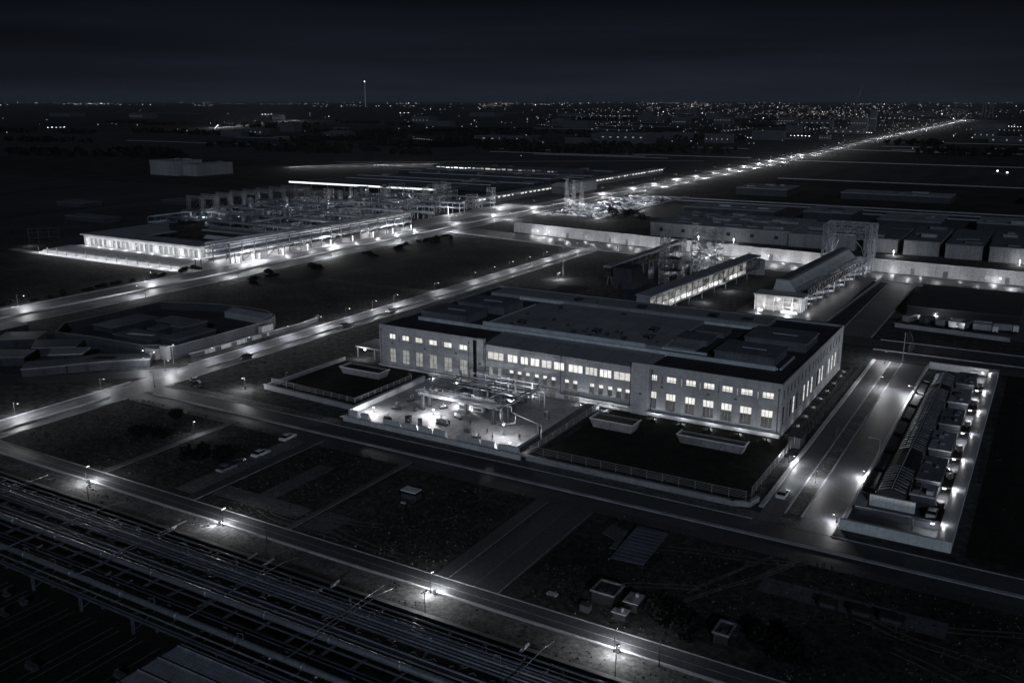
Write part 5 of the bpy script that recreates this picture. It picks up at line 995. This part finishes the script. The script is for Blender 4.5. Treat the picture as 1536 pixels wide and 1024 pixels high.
for i in range(15): x = -447+i*7.7; LAMPS_AND_FILLS.append((x,280.6,2.4,900,.3)); f = MB(); f.box(x-.05,x+.05,279.9,280.1,0,3.2); f.box(x-.2,x+.2,279.8,280.2,3.2,3.35); solo('bollard_light', f, ['steeldk'], 'small lit bollard along the forecourt path of the pavilion', 'light', (x,280,0), 'bollards along the forecourt path')
for i in range(5): y = 312+i*11; LAMPS_AND_FILLS.append((-351.4,y,2.9,2200,.3)); f = MB(); f.box(-352.1,-351.9,y-.1,y+.1,0,3.2); f.box(-352.25,-351.75,y-.25,y+.25,3.2,3.35); solo('bollard_light', f, 'steeldk', 'lit post along the right side of the pavilion', 'light', (-352,y,0), 'posts beside the pavilion')
for i, (x, y) in enumerate(((-338.5,287),(-336.5,288.5),(-336.5,309),(-335.5,311))): f = MB(); f.tube((x,y,0),(x,y,4.2),.25,8); f.tube((x,y,4.2),(x,y,4.6),.4,8); f.box(x-.5,x+.5,y-.5,y+.5,0,.3); solo('gate_post', f, 'black', 'dark gate post on the lit forecourt edge, '+['left of the near pair','right of the near pair','left of the far pair','right of the far pair'][i], 'post', (x,y,0))
t = thing('goal_frame', 'small steel frame mast at the left end of the forecourt path', 'frame', (-476,296,0)); f = MB(); [f.bar((-480+i*3,296+i*4,0),(-480+i*3,296+i*4,8),.2) for i in range(4)]; [f.bar((-480,296,z),(-471,308,z),.14) for z in (3,6,8)]; obj('frame_bars', f, 'black', t); LAMPS_AND_FILLS.append((-472,291,2,260,.3))
# rack along the highway
t = thing('pipe_rack', 'tall pipe rack on trestles along the highway beside the plant', 'pipe rack', (-342,380,0))
for i in range(19):
    f = MB(); y = 306+i*8
    for x in (-336.5,-348): f.bar((x,y,0),(x,y,9.4),.4)
    for z in (4.4,7,9.2): f.bar((-348,y,z),(-336.5,y,z),.3)
    if i % 2 and i < 18: f.bar((-336.5,y,.3),(-336.5,y+8,4.3),.16); f.bar((-348,y,0.3),(-336.5,y,4.3),.16)
    obj('trestle', f, 'steeldk', t)
for x in (-336.5,-348):
    for z in (4.4,9.2): obj('beam', MB().bar((x,306,z),(x,450,z),.3,.4), 'steel', t)
for x, z, r_ in ((-337.6,5.0,.3),(-339.2,5.1,.45),(-341.4,5.2,.6),(-343.6,5.0,.4),(-345.6,5.0,.5),(-347,4.9,.3),(-338.2,7.6,.45),(-340.4,7.5,.35),(-343,7.8,.7),(-346,7.6,.5),(-339,9.8,.5),(-342,9.7,.4),(-345.5,9.9,.6)): f = MB(); f.tube((x,300,z),(x,452,z),r_,10); obj('pipe', f, 'pipegr', t, True)
f = MB(); f.box(-337.6,-336.2,352,452,9.9,10.15); obj('walkway', f, 'concrete', t)
for y, p in ((309,1600),(322,1300),(338,1100),(356,1000),(374,900),(392,1000),(410,1200),(428,1500),(446,2400)): LAMPS_AND_FILLS.append((-330.8,y,2.5,p*1.2,.3)); LAMPS_AND_FILLS.append((-342.5,y+4,2.2,p*.5,.3)); f = MB(); f.box(-333.75,-333.45,y-.15,y+.15,2.7,2.85); f.box(-333.65,-333.55,y-.05,y+.05,0,2.7); solo('ground_light', f, 'lamp', 'low light at the foot of the highway pipe rack', 'light', (-333.6,y,0), 'lights at the foot of the highway pipe rack')
flat('pavement', 'yard', -360, -334.6, 470.5, 600, .018)
# process plant: rows of racks, vessels and columns
def small_rack(label, x0, x1, y0, y1, h, npipe):
    t = thing('pipe_rack', label, 'pipe rack', ((x0+x1)/2,(y0+y1)/2,0)); alongx = (x1-x0) > (y1-y0); f = MB(); L_ = (x1-x0) if alongx else (y1-y0); k = int(L_/9); q = MB()
    for i in range(k+1):
        s_ = L_*i/k
        if alongx: A, B_ = (x0+s_,y0), (x0+s_,y1)
        else: A, B_ = (x0,y0+s_), (x1,y0+s_)
        f = MB(); f.bar((*A,0),(*A,h),.35); f.bar((*B_,0),(*B_,h),.35); f.bar((*A,h),(*B_,h),.3); f.bar((*A,h*.55),(*B_,h*.55),.25); obj('trestle', f, 'steel', t)
    for j in range(npipe):
        q = MB()
        fr_ = (j+.5)/npipe; z = h+.35 if j % 2 else h*.55+.35; r_ = random.uniform(.2,.55)
        if alongx: q.tube((x0,y0+(y1-y0)*fr_,z),(x1,y0+(y1-y0)*fr_,z),r_,8)
        else: q.tube((x0+(x1-x0)*fr_,y0,z),(x0+(x1-x0)*fr_,y1,z),r_,8)
        obj('pipe', q, 'pipegr', t, True)
    return t
pl = [(-470,-352,372,378,7,6,'nearest the pavilion'),(-478,-352,398,404,8,6,'second row behind the pavilion'),(-480,-352,424,431,8,7,'third row behind the pavilion'),(-470,-352,455,462,9,7,'fourth row behind the pavilion'),(-460,-352,490,496,8,6,'fifth row behind the pavilion'),(-450,-352,526,532,7,6,'sixth row behind the pavilion'),(-392,-386,372,560,9,5,'running away along the right of the plant'),(-432,-426,366,560,8,5,'running away through the plant middle'),(-470,-464,366,520,8,5,'running away along the left of the plant'),(-450,-352,566,571,7,6,'farthest row before the bright canopy')]
for a,b,c,d,h,k,lb in pl: small_rack('plant pipe rack '+lb, a,b,c,d,h,k)
vs_ = []
for i in range(34):
    x = -460+(i%6)*19+random.uniform(-5,5); y = 383+(i//6)*30+random.uniform(-4,6); vs_.append((x,y))
for i, (x, y) in enumerate(vs_):
    t = thing('process_vessel', 'silver '+('horizontal' if i%3 else 'upright')+' process vessel standing among the plant pipe racks', 'vessel', (x,y,0), ('horizontal' if i%3 else 'upright')+' vessels in the plant'); f = MB()
    if i % 3: l = random.uniform(6,13); r_ = random.uniform(1.1,1.9); f.tube((x-l/2,y,2.8),(x+l/2,y,2.8),r_,14); f.ball((x-l/2,y,2.8),r_,12,6); f.ball((x+l/2,y,2.8),r_,12,6)
    else: r_ = random.uniform(1.2,2.2); h = random.uniform(6,12); f.tube((x,y,0),(x,y,h),r_,14); f.ball((x,y,h),r_,12,6,.6)
    obj('shell', f, 'pipe', t, True); f = MB()
    if i % 3: f.box(x-l*.35,x-l*.25,y-.8,y+.8,0,2); f.box(x+l*.25,x+l*.35,y-.8,y+.8,0,2)
    else: [f.bar((x+r_*1.2*cos(a),y+r_*1.2*sin(a),0),(x+r_*1.2*cos(a),y+r_*1.2*sin(a),h*.9),.12) for a in (0,1.6,3.1,4.7)]; f.tube((x,y,h*.7),(x,y,h*.7+.15),r_*1.5,14)
    obj('support', f, 'steeldk', t)
for i in range(16):
    x, y = random.uniform(-465,-356), random.uniform(385,590); h = random.uniform(9,17); t = thing('lattice_mast', 'thin lattice mast rising out of the plant', 'mast', (x,y,0), 'lattice masts in the plant'); f = MB(); lattice(f,x-.8,x+.8,y-.8,y+.8,0,h,6,.14); obj('frame', f, 'steel', t)
for i in range(16): x, y = random.choice((-440,-410,-380,-357,-457))+random.uniform(-3,3), 384+i*12.5; LAMPS_AND_FILLS.append((x,y,5.,4800,.4)); f = MB(); f.bar((x,y,0),(x,y,5.1),.12); f.box(x-.3,x+.3,y-.3,y+.3,5.1,5.4); solo('plant_light', f, 'farb', 'small bright pole light between the plant pipe racks', 'light', (x,y,0), 'pole lights inside the plant')
for i in range(40):
    x, y = random.choice((-462,-447,-420,-401,-376,-364))+random.uniform(-5,5), random.uniform(383,600); w_ = random.uniform(2.2,4.5); h = random.uniform(7.5,15)
    t = thing('process_tower', 'grey square lattice process tower between the plant pipe racks', 'tower', (x,y,0), 'lattice process towers in the plant'); f = MB(); lattice(f,x-w_,x+w_,y-w_,y+w_,0,h,int(h/2.6),.2); obj('frame', f, 'pipegr', t)
    each('platform', [(x-w_,x+w_,y-w_,y+w_,z,z+.14) for z in (h*.45,h-.2)], 'steeldk', t); each('equipment', [(x+a-.7,x+a+.7,y-1,y+1,h*.45+.145,h*.45+1.6) for a in (-w_*.5,w_*.5)], 'steeldk', t)
LAMPS_AND_FILLS.append((-351,578,5,4500,.5)); LAMPS_AND_FILLS.append((-358,600,7,3000,.5))
for k in range(18):
    x, y = (-455,-425,-398)[k%3]+random.uniform(-6,6), 383+(k//3)*35+random.uniform(-3,3); a, b, h = random.uniform(12,24), random.uniform(7,13), random.uniform(2.6,5)
    t = thing('plant_deck', 'low flat grey roofed deck between the plant pipe racks', 'building', (x,y,0), 'low decks in the plant'); f = MB(); f.box(x-a/2,x+a/2,y,y+b,0,h-.3); obj('wall', f, 'darkwall', t); f = MB(); f.box(x-a/2-.5,x+a/2+.5,y-.5,y+b+.5,h-.3,h); obj('roof', f, 'roofmid', t)
    each('roof_unit', [(x-a*.3+j*a*.25,x-a*.3+j*a*.25+2,y+2,y+4.5,h,h+1.+.4*j) for j in range(3)], 'pipegr', t)
# switchyard
t = thing('switchyard', 'grey lattice switchyard with tall crossed frames left of the canopy', 'switchyard', (-500,480,0))
for i in range(8):
    f = MB(); y = 436+i*13; 
    for x in (-516,-503,-490): lattice(f,x-.9,x+.9,y-.9,y+.9,0,12.5,5,.17)
    truss(f,(-516,y,11),(-490,y,11),1.4,1.4,9,.17); f.bar((-516,y,.5),(-503,y,10.8),.12); f.bar((-490,y,.5),(-503,y,10.8),.12); obj('portal', f, 'steel', t)
f = MB(); [f.bar((-514+i*4,436,11.2-.4*(i%2)),(-514+i*4,527,11.2),.08) for i in range(7)]; obj('busbar', f, 'steel', t)
f = MB(); [f.box(-514+4*(i%6),-512.5+4*(i%6),440+14*(i//6),442+14*(i//6),0,3.5) for i in range(36)]; obj('transformer', f, 'steeldk', t); LAMPS_AND_FILLS.append((-500,470,4,900,.4)); LAMPS_AND_FILLS.append((-495,432,3,900,.4))
# canopy with the long bright edge
t = thing('canopy_shed', 'long flat canopy shed with one brilliant strip light edge', 'canopy', (-510,630,0)); f = MB(); f.hexa([(-590,611,5.6),(-433,614,5.6),(-433,660,5.6),(-585,655,5.6),(-590,611,6.3),(-433,614,6.3),(-433,660,6.3),(-585,655,6.3)]); obj('roof', f, 'farroof', t)
f = MB(); f.hexa([(-590,610.6,5.2),(-433,613.6,5.2),(-433,613.95,5.2),(-590,610.95,5.2),(-590,610.6,6.5),(-433,613.6,6.5),(-433,613.95,6.5),(-590,610.95,6.5)]); obj('light_strip', f, 'tube', t)
for i in range(9): x = -585+i*18.6; f = MB(); f.box(x-.3,x+.3,613.5,614.1,0,5.2); obj('post', f, 'steeldk', t)
for i in range(5): LAMPS_AND_FILLS.append((-575+i*33,607,5.6,1600,2.))
# further long roofs of the plant, with lit slots
rf = [(-580,-420,676,700,6,'directly behind the bright canopy'),(-600,-400,716,732,5,'second behind the bright canopy'),(-560,-400,748,776,7,'third behind the bright canopy'),(-610,-390,796,812,5,'fourth behind the bright canopy'),(-590,-392,820,838,5,'fifth behind the bright canopy'),(-600,-400,884,900,5,'at the far end of the plant')]
for a,b,c,d,h,lb in rf:
    t = warehouse('long low pale roofed plant shed '+lb, a,b,c,d,h,'darkwall','farroof',None,5,0,'plant_shed'); f = MB(); f.box(a,b,c-.5,c-.42,h-.5,h-.1); obj('fascia', f, 'gutter', t)
t = thing('long_hall', 'long low hall with a row of bright windows at the far plant end', 'building', (-510,860,0)); f = MB(); f.box(-606,-420,858,876,0,5.4); obj('wall', f, 'far', t); f = MB(); f.box(-607.5,-418.5,856.5,877.5,5.4,6.1); obj('roof', f, 'farroof', t); x = -604
for i in range(26):
    w_ = random.uniform(2.2,6.5); obj('window', MB().box(x,x+w_,857.8,857.9,3.2,random.uniform(4.3,5.1)), ('tube' if i < 9 else random.choice(('wm','wb2','wl')) if i < 15 else random.choice(('wl','wd'))), t); x += w_+random.uniform(.8,2.6)
    if x > -428: break
t = thing('lit_train_shed', 'long narrow shed beside the highway with a strip of small lit windows', 'building', (-374,750,0)); f = MB(); f.box(-382,-371,556,950,0,3.2); obj('wall', f, 'darkwall', t); f = MB(); f.box(-383,-370,555,951,4.6,5.2); obj('roof', f, 'roofmid', t); f = MB(); f.box(-382,-371.2,556,950,3.2,4.6); obj('upper_wall', f, 'black', t)
for i in range(56): y = 559+i*7; f = MB(); f.box(-371.2,-371.1,y,y+random.uniform(2,5.4),3.3,4.3); (obj('window', f, 'wb' if random.random() < .75 else 'wd', t))
t = thing('barrel_hall', 'grey hall with rounded roof beside the highway', 'building', (-375,722,0)); f = MB(); f.box(-368.5,-352,690,744,0,6); obj('wall', f, 'far', t); f = MB(); pr = [(-369,6),(-367,8),(-363.5,9.2),(-360.2,9.6),(-357,9.2),(-353.5,8),(-351.5,6)]
for (a,za),(b,zb) in zip(pr, pr[1:]): f.quad((b,689.5,zb),(b,744.5,zb),(a,744.5,za),(a,689.5,za))
f.add([(x,689.5,z) for x,z in pr],[tuple(range(7))]); obj('roof', f, 'farroof', t)
# pylons by the car park and the car park
for i, (x, y) in enumerate(((-296,577),(-286,568),(-276,560))):
    t = thing('pylon', 'tall lattice pylon at the car park corner, '+['left','middle','right'][i]+' of the three', 'pylon', (x,y,0), 'pylons at the car park'); f = MB(); lattice(f,x-1.5,x+1.5,y-1.5,y+1.5,0,23,8,.11,.6); obj('frame', f, 'steel', t); f = MB(); [f.bar((x-3,y,z),(x+3,y,z),.16) for z in (17,20,22.8)]; obj('crossarm', f, 'steel', t)
flat('car_park', 'asphalt', -303, -262, 552, 720, .008)
cpb = {}
for m_ in ('carw','carg','card'):
    f = MB(); f.hexa([(-2.2,-.9,.3),(2.2,-.9,.3),(2.2,.9,.3),(-2.2,.9,.3),(-2.15,-.85,.95),(2.1,-.85,.85),(2.1,.85,.85),(-2.15,.85,.95)]); f.hexa([(-1.7,-.8,.95),(1.0,-.8,.93),(1.0,.8,.93),(-1.7,.8,.95),(-1.2,-.65,1.45),(.3,-.65,1.45),(.3,.65,1.45),(-1.2,.65,1.45)])
    for x in (-1.4,1.4): f.tube((x,-.92,.32),(x,.92,.32),.32,8)
    cpb[m_] = [obj('parked_car', f, m_), False]
for row in range(8):
    for i in range(20):
        if random.random() < .22: continue
        m_ = random.choice(('carw','carw','carg','carg','card')); e_ = cpb[m_]; o = e_[0] if not e_[1] else e_[0].copy()
        if e_[1]: C.objects.link(o)
        e_[1] = True; o.location = (-299.5+row*4.9+(.6 if row%2 else 0), 558+i*7.4, .01); o.rotation_euler.z = random.choice((0,pi))+random.uniform(-.05,.05)
        tag(o, {'carw':'white','carg':'silver','card':'dark'}[m_]+' car in the packed rows of the car park by the highway', 'car', 'cars in the car park')
for x, y, p in ((-300,562,900),(-280,552,600),(-285,600,2600),(-292,640,2000),(-270,580,2600),(-268,640,1800),(-285,690,1800),(-260,548,1500)): lamp('lamp post among the car park rows', x, y, 7., p, 0, 1.2, 'lamps in the car park', r=.4)
f = MB(); f.box(-262,-258,550,720,-.02,.5); struct('pavement', f, 'kerb')

# grey pair of blocks far left
warehouse('plain grey tall block standing alone on the plain at the left', -831, -790, 656, 690, 15, 'wallp', 'roofmid', None, 3); warehouse('lower grey block attached right of the plain grey block', -789.5, -768, 664, 712, 12, 'wallp', 'roofmid', None, 2)
warehouse('small pale shed on the dark plain at the left', -640,-612,420,438,3.2,'darkwall','farroof'); warehouse('flat pale shed near the switchyard', -586,-560,470,486,3,'darkwall','farroof'); warehouse('low pale shed left of the pavilion', -560,-520,372,384,3,'darkwall','farroof')

# ------------------------------------------------------------------ the plain to the horizon
HX, HY = -sin(radians(30.54)), cos(radians(30.54)); RX, RY = HY, -HX
def polar(t, d): return (HX*d*cos(t)+RX*d*sin(t), HY*d*cos(t)+RY*d*sin(t))     # bearing from the valley axis, distance in metres
rnd = random.Random(21)
# individual far lamps, 700 m - 6 km
NL = 0; proto = {}
def far_lamp(x, y, hgt, s_, m_, label, group):
    k = m_
    if k not in proto:
        f = MB(); f.tube((0,0,0),(0,0,1),.06,5); f.cm = 1; f.box(-.5,.5,-.5,.5,1,1.6); proto[k] = o = obj('distant_lamp', f, ['steeldk', m_])
    else: o = proto[k].copy(); C.objects.link(o)
    o.location = (x,y,0); o.scale = (s_,s_,s_*1.0); tag(o, label, 'lamp', group)
    if hgt: o.scale = (s_,s_,s_)
def ok(x, y): return not (-345 < x < -290 and y < 1900) and not (x > -300 and y < 720)
for i in range(170):
    u_ = rnd.random()
    if i < 112: t = rnd.uniform(.08,.52); dy = rnd.triangular(8,75,22)
    elif i < 142: t = rnd.uniform(-.22,.12); dy = rnd.triangular(12,95,30)
    else: t = rnd.uniform(-.52,-.18); dy = rnd.triangular(10,45,32)
    d = 107000/dy; x, y = polar(t, d)
    if not ok(x, y): continue
    s_ = d/1400*rnd.uniform(.3,.75); m_ = rnd.choices(('farw','farb','fary'),(6,2,3))[0]
    far_lamp(x, y, 0, max(.4,s_), m_, 'tiny distant '+{'farw':'white','farb':'brilliant','fary':'warm'}[m_]+' lamp on the dark plain '+('right of centre' if t > .08 else 'toward the left' if t < -.18 else 'in the centre distance'), 'lamps on the plain')
# rows of lamps, as along distant streets and yards
def lrow(t0, t1, dy0, dy1, n_, m_, k=1., lab='lamp in a straight distant row of lights'):
    for i in range(n_):
        a = i/(n_-1); t = t0+(t1-t0)*a; dy = dy0+(dy1-dy0)*a; d = 107000/dy; x, y = polar(t, d); far_lamp(x, y, 0, max(.5, d/1400*k*rnd.uniform(.5,.85)), m_, lab, 'lamps in distant rows')
at_ = lambda px: math.atan((px-768)/1427)
lrow(at_(1478), at_(1536), 33, 33.6, 14, 'farb', 1., 'bright lamp of the close row at the right edge'); lrow(at_(1455), at_(1534), 37.5, 38.5, 12, 'farw', .9)
lrow(at_(1290), at_(1312), 43, 44, 7, 'farb', 1.1, 'bright lamp at the foot of the distant tower block'); lrow(at_(1190), at_(1218), 49, 50, 6, 'farb', 1.3, 'brilliant lamp in the distant floodlit yard')
lrow(at_(1262), at_(1380), 21, 25, 18, 'farw', .9); lrow(at_(1100), at_(1155), 52, 53, 12, 'farb', .8); lrow(at_(895), at_(965), 22, 22.6, 11, 'farw', .8)
lrow(at_(1085), at_(1125), 44, 39, 9, 'farw', .8); lrow(at_(950), at_(1100), 40, 42, 14, 'fary', .7)
lrow(at_(67), at_(92), 35.5, 35, 5, 'farb', 1.1, 'brilliant lamp in the small cluster at the far left'); lrow(at_(320), at_(324), 38, 35, 3, 'farb', 1.3, 'brilliant lamp at the end of the distant lit road'); lrow(at_(392), at_(406), 19.5, 19.2, 4, 'farb', 1.); lrow(at_(600), at_(612), 18, 17.6, 3, 'farb', 1.2)
lrow(at_(724), at_(750), 7.4, 7.8, 8, 'fary', .8); lrow(at_(620), at_(646), 55, 57, 8, 'fary', .8); lrow(at_(440), at_(520), 43, 44, 12, 'fary', .6)
for px_, dy_ in ((1510,94),(1525,96)): x, y = polar(at_(px_), 107000/dy_); far_lamp(x, y, 0, 1.7, 'farb', 'lone brilliant lamp on the fields near the right edge', None)
# lights of the town, along the horizon: nobody could count them
f = MB()
def cl(t, d, s_, mi):
    x, y = polar(t, d); f.cm = mi; f.box(x-s_,x+s_,y-s_,y+s_,d*.0006*rnd.random(),d*.0006+s_*1.5)
for i in range(1500):
    if i % 8 == 0: tc_, dc_ = (rnd.uniform(-.54,.54), rnd.triangular(1.5,9,3)) if i < 480 else (rnd.triangular(.02,.54,.36), rnd.triangular(3,46,12))
    if i < 480: t = tc_+rnd.gauss(0,.012); dy = max(1.2, dc_+rnd.gauss(0,.35))
    elif i < 1380: t = tc_+rnd.gauss(0,.02); dy = max(2, dc_+rnd.gauss(0,1.6))
    else: t = rnd.uniform(-.12,.2); dy = rnd.uniform(5,40)
    d = min(107000/dy, 60000)
    x, y = polar(t, d)
    if not ok(x, y): continue
    cl(t, d, d/2600*rnd.triangular(.10,.62,.17)*(1 if dy < 9 else .8), rnd.choices((0,1,2,3),(5,.5,4,9))[0])
tag(obj('town_lights', f, ['farw','farb','fary','fard']), kind='stuff')
# far buildings, dark woods, banks
for i in range(46):
    t = rnd.uniform(.02,.53) if i < 34 else rnd.uniform(-.45,.05); dy = rnd.uniform(16,62); d = 107000/dy; x, y = polar(t, d)
    if not ok(x, y) or abs(x-(-335)) < 60: continue
    w_ = rnd.uniform(20,90)*d/2500; dp = rnd.uniform(20,50)*d/2500; h = rnd.uniform(5,13)*(1+d/5000)
    t_ = thing('far_building', 'dark flat roofed building far out on the plain', 'building', (x,y,0), 'buildings far out on the plain'); f = MB(); f.box(x-w_/2,x+w_/2,y,y+dp,0,h); obj('wall', f, 'far', t_); f = MB(); f.box(x-w_/2-1,x+w_/2+1,y-1,y+dp+1,h,h+1); obj('roof', f, 'farroof', t_)
    f = MB(); k = rnd.randint(2,6)
    for j in range(k): a = x-w_/2+w_*(j+.3)/k; f.box(a,a+w_*.04,y-.6,y-.2,h*.4,h*.4+2)
    if rnd.random() < .4: obj('window', f, 'wx' if rnd.random() < .4 else 'wm', t_)
for lb, px_, dy_, w_, h in (('dark tower block standing out of the distant town at the right', 1291, 42, 40, 34), ('twin dark tower block right of the tallest far block', 1312, 41, 16, 52), ('broad dark hall in the distant town', 1225, 36, 90, 20), ('pale long hall on the plain right of centre', 935, 62, 90, 18), ('dark tower in the distant town left part', 1085, 33, 60, 22), ('round roofed pale hall in the far centre', 745, 60, 110, 10)):
    d = 107000/dy_; x, y = polar(at_(px_), d); t_ = thing('far_building', lb, 'building', (x,y,0)); f = MB(); f.box(x-w_/2,x+w_/2,y,y+w_*.6,0,h); obj('wall', f, 'far', t_); f = MB(); f.box(x-w_/2-1,x+w_/2+1,y-1,y+w_*.6+1,h,h+1.2); obj('roof', f, 'farroof', t_); f = MB(); [f.box(x-w_/2+w_*(j+.3)/6,x-w_/2+w_*(j+.55)/6,y-.5,y-.1,h*.6,h*.6+1.6) for j in range(6)]; obj('window', f, 'wm', t_)
f = MB()
for k in range(60):
    t = rnd.choice((rnd.uniform(-.35,.25), rnd.uniform(-.5,.5))); dy = rnd.uniform(26,78); d = 107000/dy; L0 = rnd.uniform(60,320)*d/2500
    x0, y0 = polar(t, d)
    if not ok(x0, y0) or not ok(x0+L0, y0): continue
    for j in range(int(L0/6)+8):
        x, y = x0+rnd.uniform(-L0/2,L0/2), y0+rnd.uniform(-25,25); h = rnd.uniform(4,11); s_ = rnd.uniform(2.5,6)
        if not ok(x, y): continue
        for q in range(5): a = Vector((rnd.gauss(0,1),rnd.gauss(0,1),rnd.gauss(0,.7))).normalized()*s_*.7; b = a.cross(Vector((rnd.gauss(0,1),rnd.gauss(0,1),rnd.gauss(0,1)))).normalized()*s_*.6; p = Vector((x+rnd.uniform(-s_,s_),y+rnd.uniform(-s_,s_),h*rnd.uniform(.3,1))); f.quad(p-a-b,p+a-b,p+a+b,p-a+b)
tag(obj('far_woodland', f, 'leafdk'), kind='stuff')
r = MB()
for k in range(34):
    dy = rnd.uniform(14,80); d = 107000/dy; t = rnd.uniform(-.4,.5); x, y = polar(t, d); L0 = rnd.uniform(80,500)*d/2500
    if not ok(x, y) or not ok(x+L0, y) or (x < -290 < x+L0): continue
    r.box(x, x+L0, y, y+d*.004, -.02, .5)
struct('canal_bank', r, 'kerb')
for (px0, dy0_), (px1, dy1_), nm in (((322,37),(500,27),'a'), ((420,95),(560,90),'b'), ((560,93),(660,98),'c'), ((500,88),(1060,86),'d')):
    a, b = polar(at_(px0), 107000/dy0_), polar(at_(px1), 107000/dy1_); struct('road', MB().strip([a,b], 9, .03), 'kerb')
for i in range(9): a = i/8; d = 107000/(37+(27-37)*a); x, y = polar(at_(322)+(at_(440)-at_(322))*a, d); LAMPS_AND_FILLS.append((x,y,14,60000,3.))
for i in range(10): a = i/9; d = 107000/(95-3*a); x, y = polar(at_(440)+(at_(640)-at_(440))*a, d); LAMPS_AND_FILLS.append((x,y,8,6000,1.))
x, y = polar(at_(548), 13000); t = thing('broadcast_mast', 'very tall slender tower with a light at its top on the horizon', 'tower', (x,y,0)); f = MB(); f.tube((x,y,0),(x,y,325),7.5,10,4.5); obj('shaft', f, 'white', t); f = MB(); f.ball((x,y,331),7,8,5); obj('beacon', f, 'farb', t)
for i, px_ in enumerate((822,828,833)):
    x, y = polar(at_(px_), 13000); solo('chimney', MB().tube((x,y,0),(x,y,190-25*i),5,8,3), 'far', 'faint thin chimney on the horizon, '+['tallest of three','middle of three','shortest of three'][i], 'chimney', (x,y,0))
x, y = polar(at_(1284), 2700); t = thing('tower_crane', 'tall dark crane with slanting jib over the distant town', 'crane', (x,y,0)); f = MB(); lattice(f,x-2.4,x+2.4,y-2.4,y+2.4,0,75,9,.7); obj('mast', f, 'steeldk', t); f = MB(); f.bar((x-8,y,60),(x+14,y+6,118),1.6); f.bar((x+2,y,75),(x+14,y+6,118),.6); obj('jib', f, 'steeldk', t); f = MB(); f.box(x-4,x+4,y-3,y+3,62,67); obj('cab', f, 'steeldk', t)
for i, px_ in enumerate((1478,1489)): x, y = polar(at_(px_), 4800); t = thing('bridge_pylon', 'dark bridge tower where the highway meets the horizon, '+['left','right'][i], 'tower', (x,y,0)); f = MB(); f.bar((x-8,y,0),(x-3,y,92),5); f.bar((x+8,y,0),(x+3,y,92),5); f.bar((x-7,y,24),(x+7,y,24),4); obj('frame', f, 'steeldk', t)
for x, y, z, p, r_ in LAMPS_AND_FILLS: light(p, None, (x,y,z), r_)
if HAZE_DENSITY:
    m = bpy.data.materials.new('night_haze'); m.use_nodes = True; nt = m.node_tree; nt.nodes.remove(nt.nodes['Principled BSDF']); pv = nt.nodes.new('ShaderNodeVolumePrincipled'); pv.inputs['Density'].default_value = HAZE_DENSITY; pv.inputs['Color'].default_value = (.75,.82,.95,1); pv.inputs['Anisotropy'].default_value = .2
    nt.links.new(pv.outputs[0], nt.nodes['Material Output'].inputs['Volume']); f = MB(); f.box(-70000,70000,-1500,70000,-1.2,420); tag(obj('haze', f, m), kind='stuff')
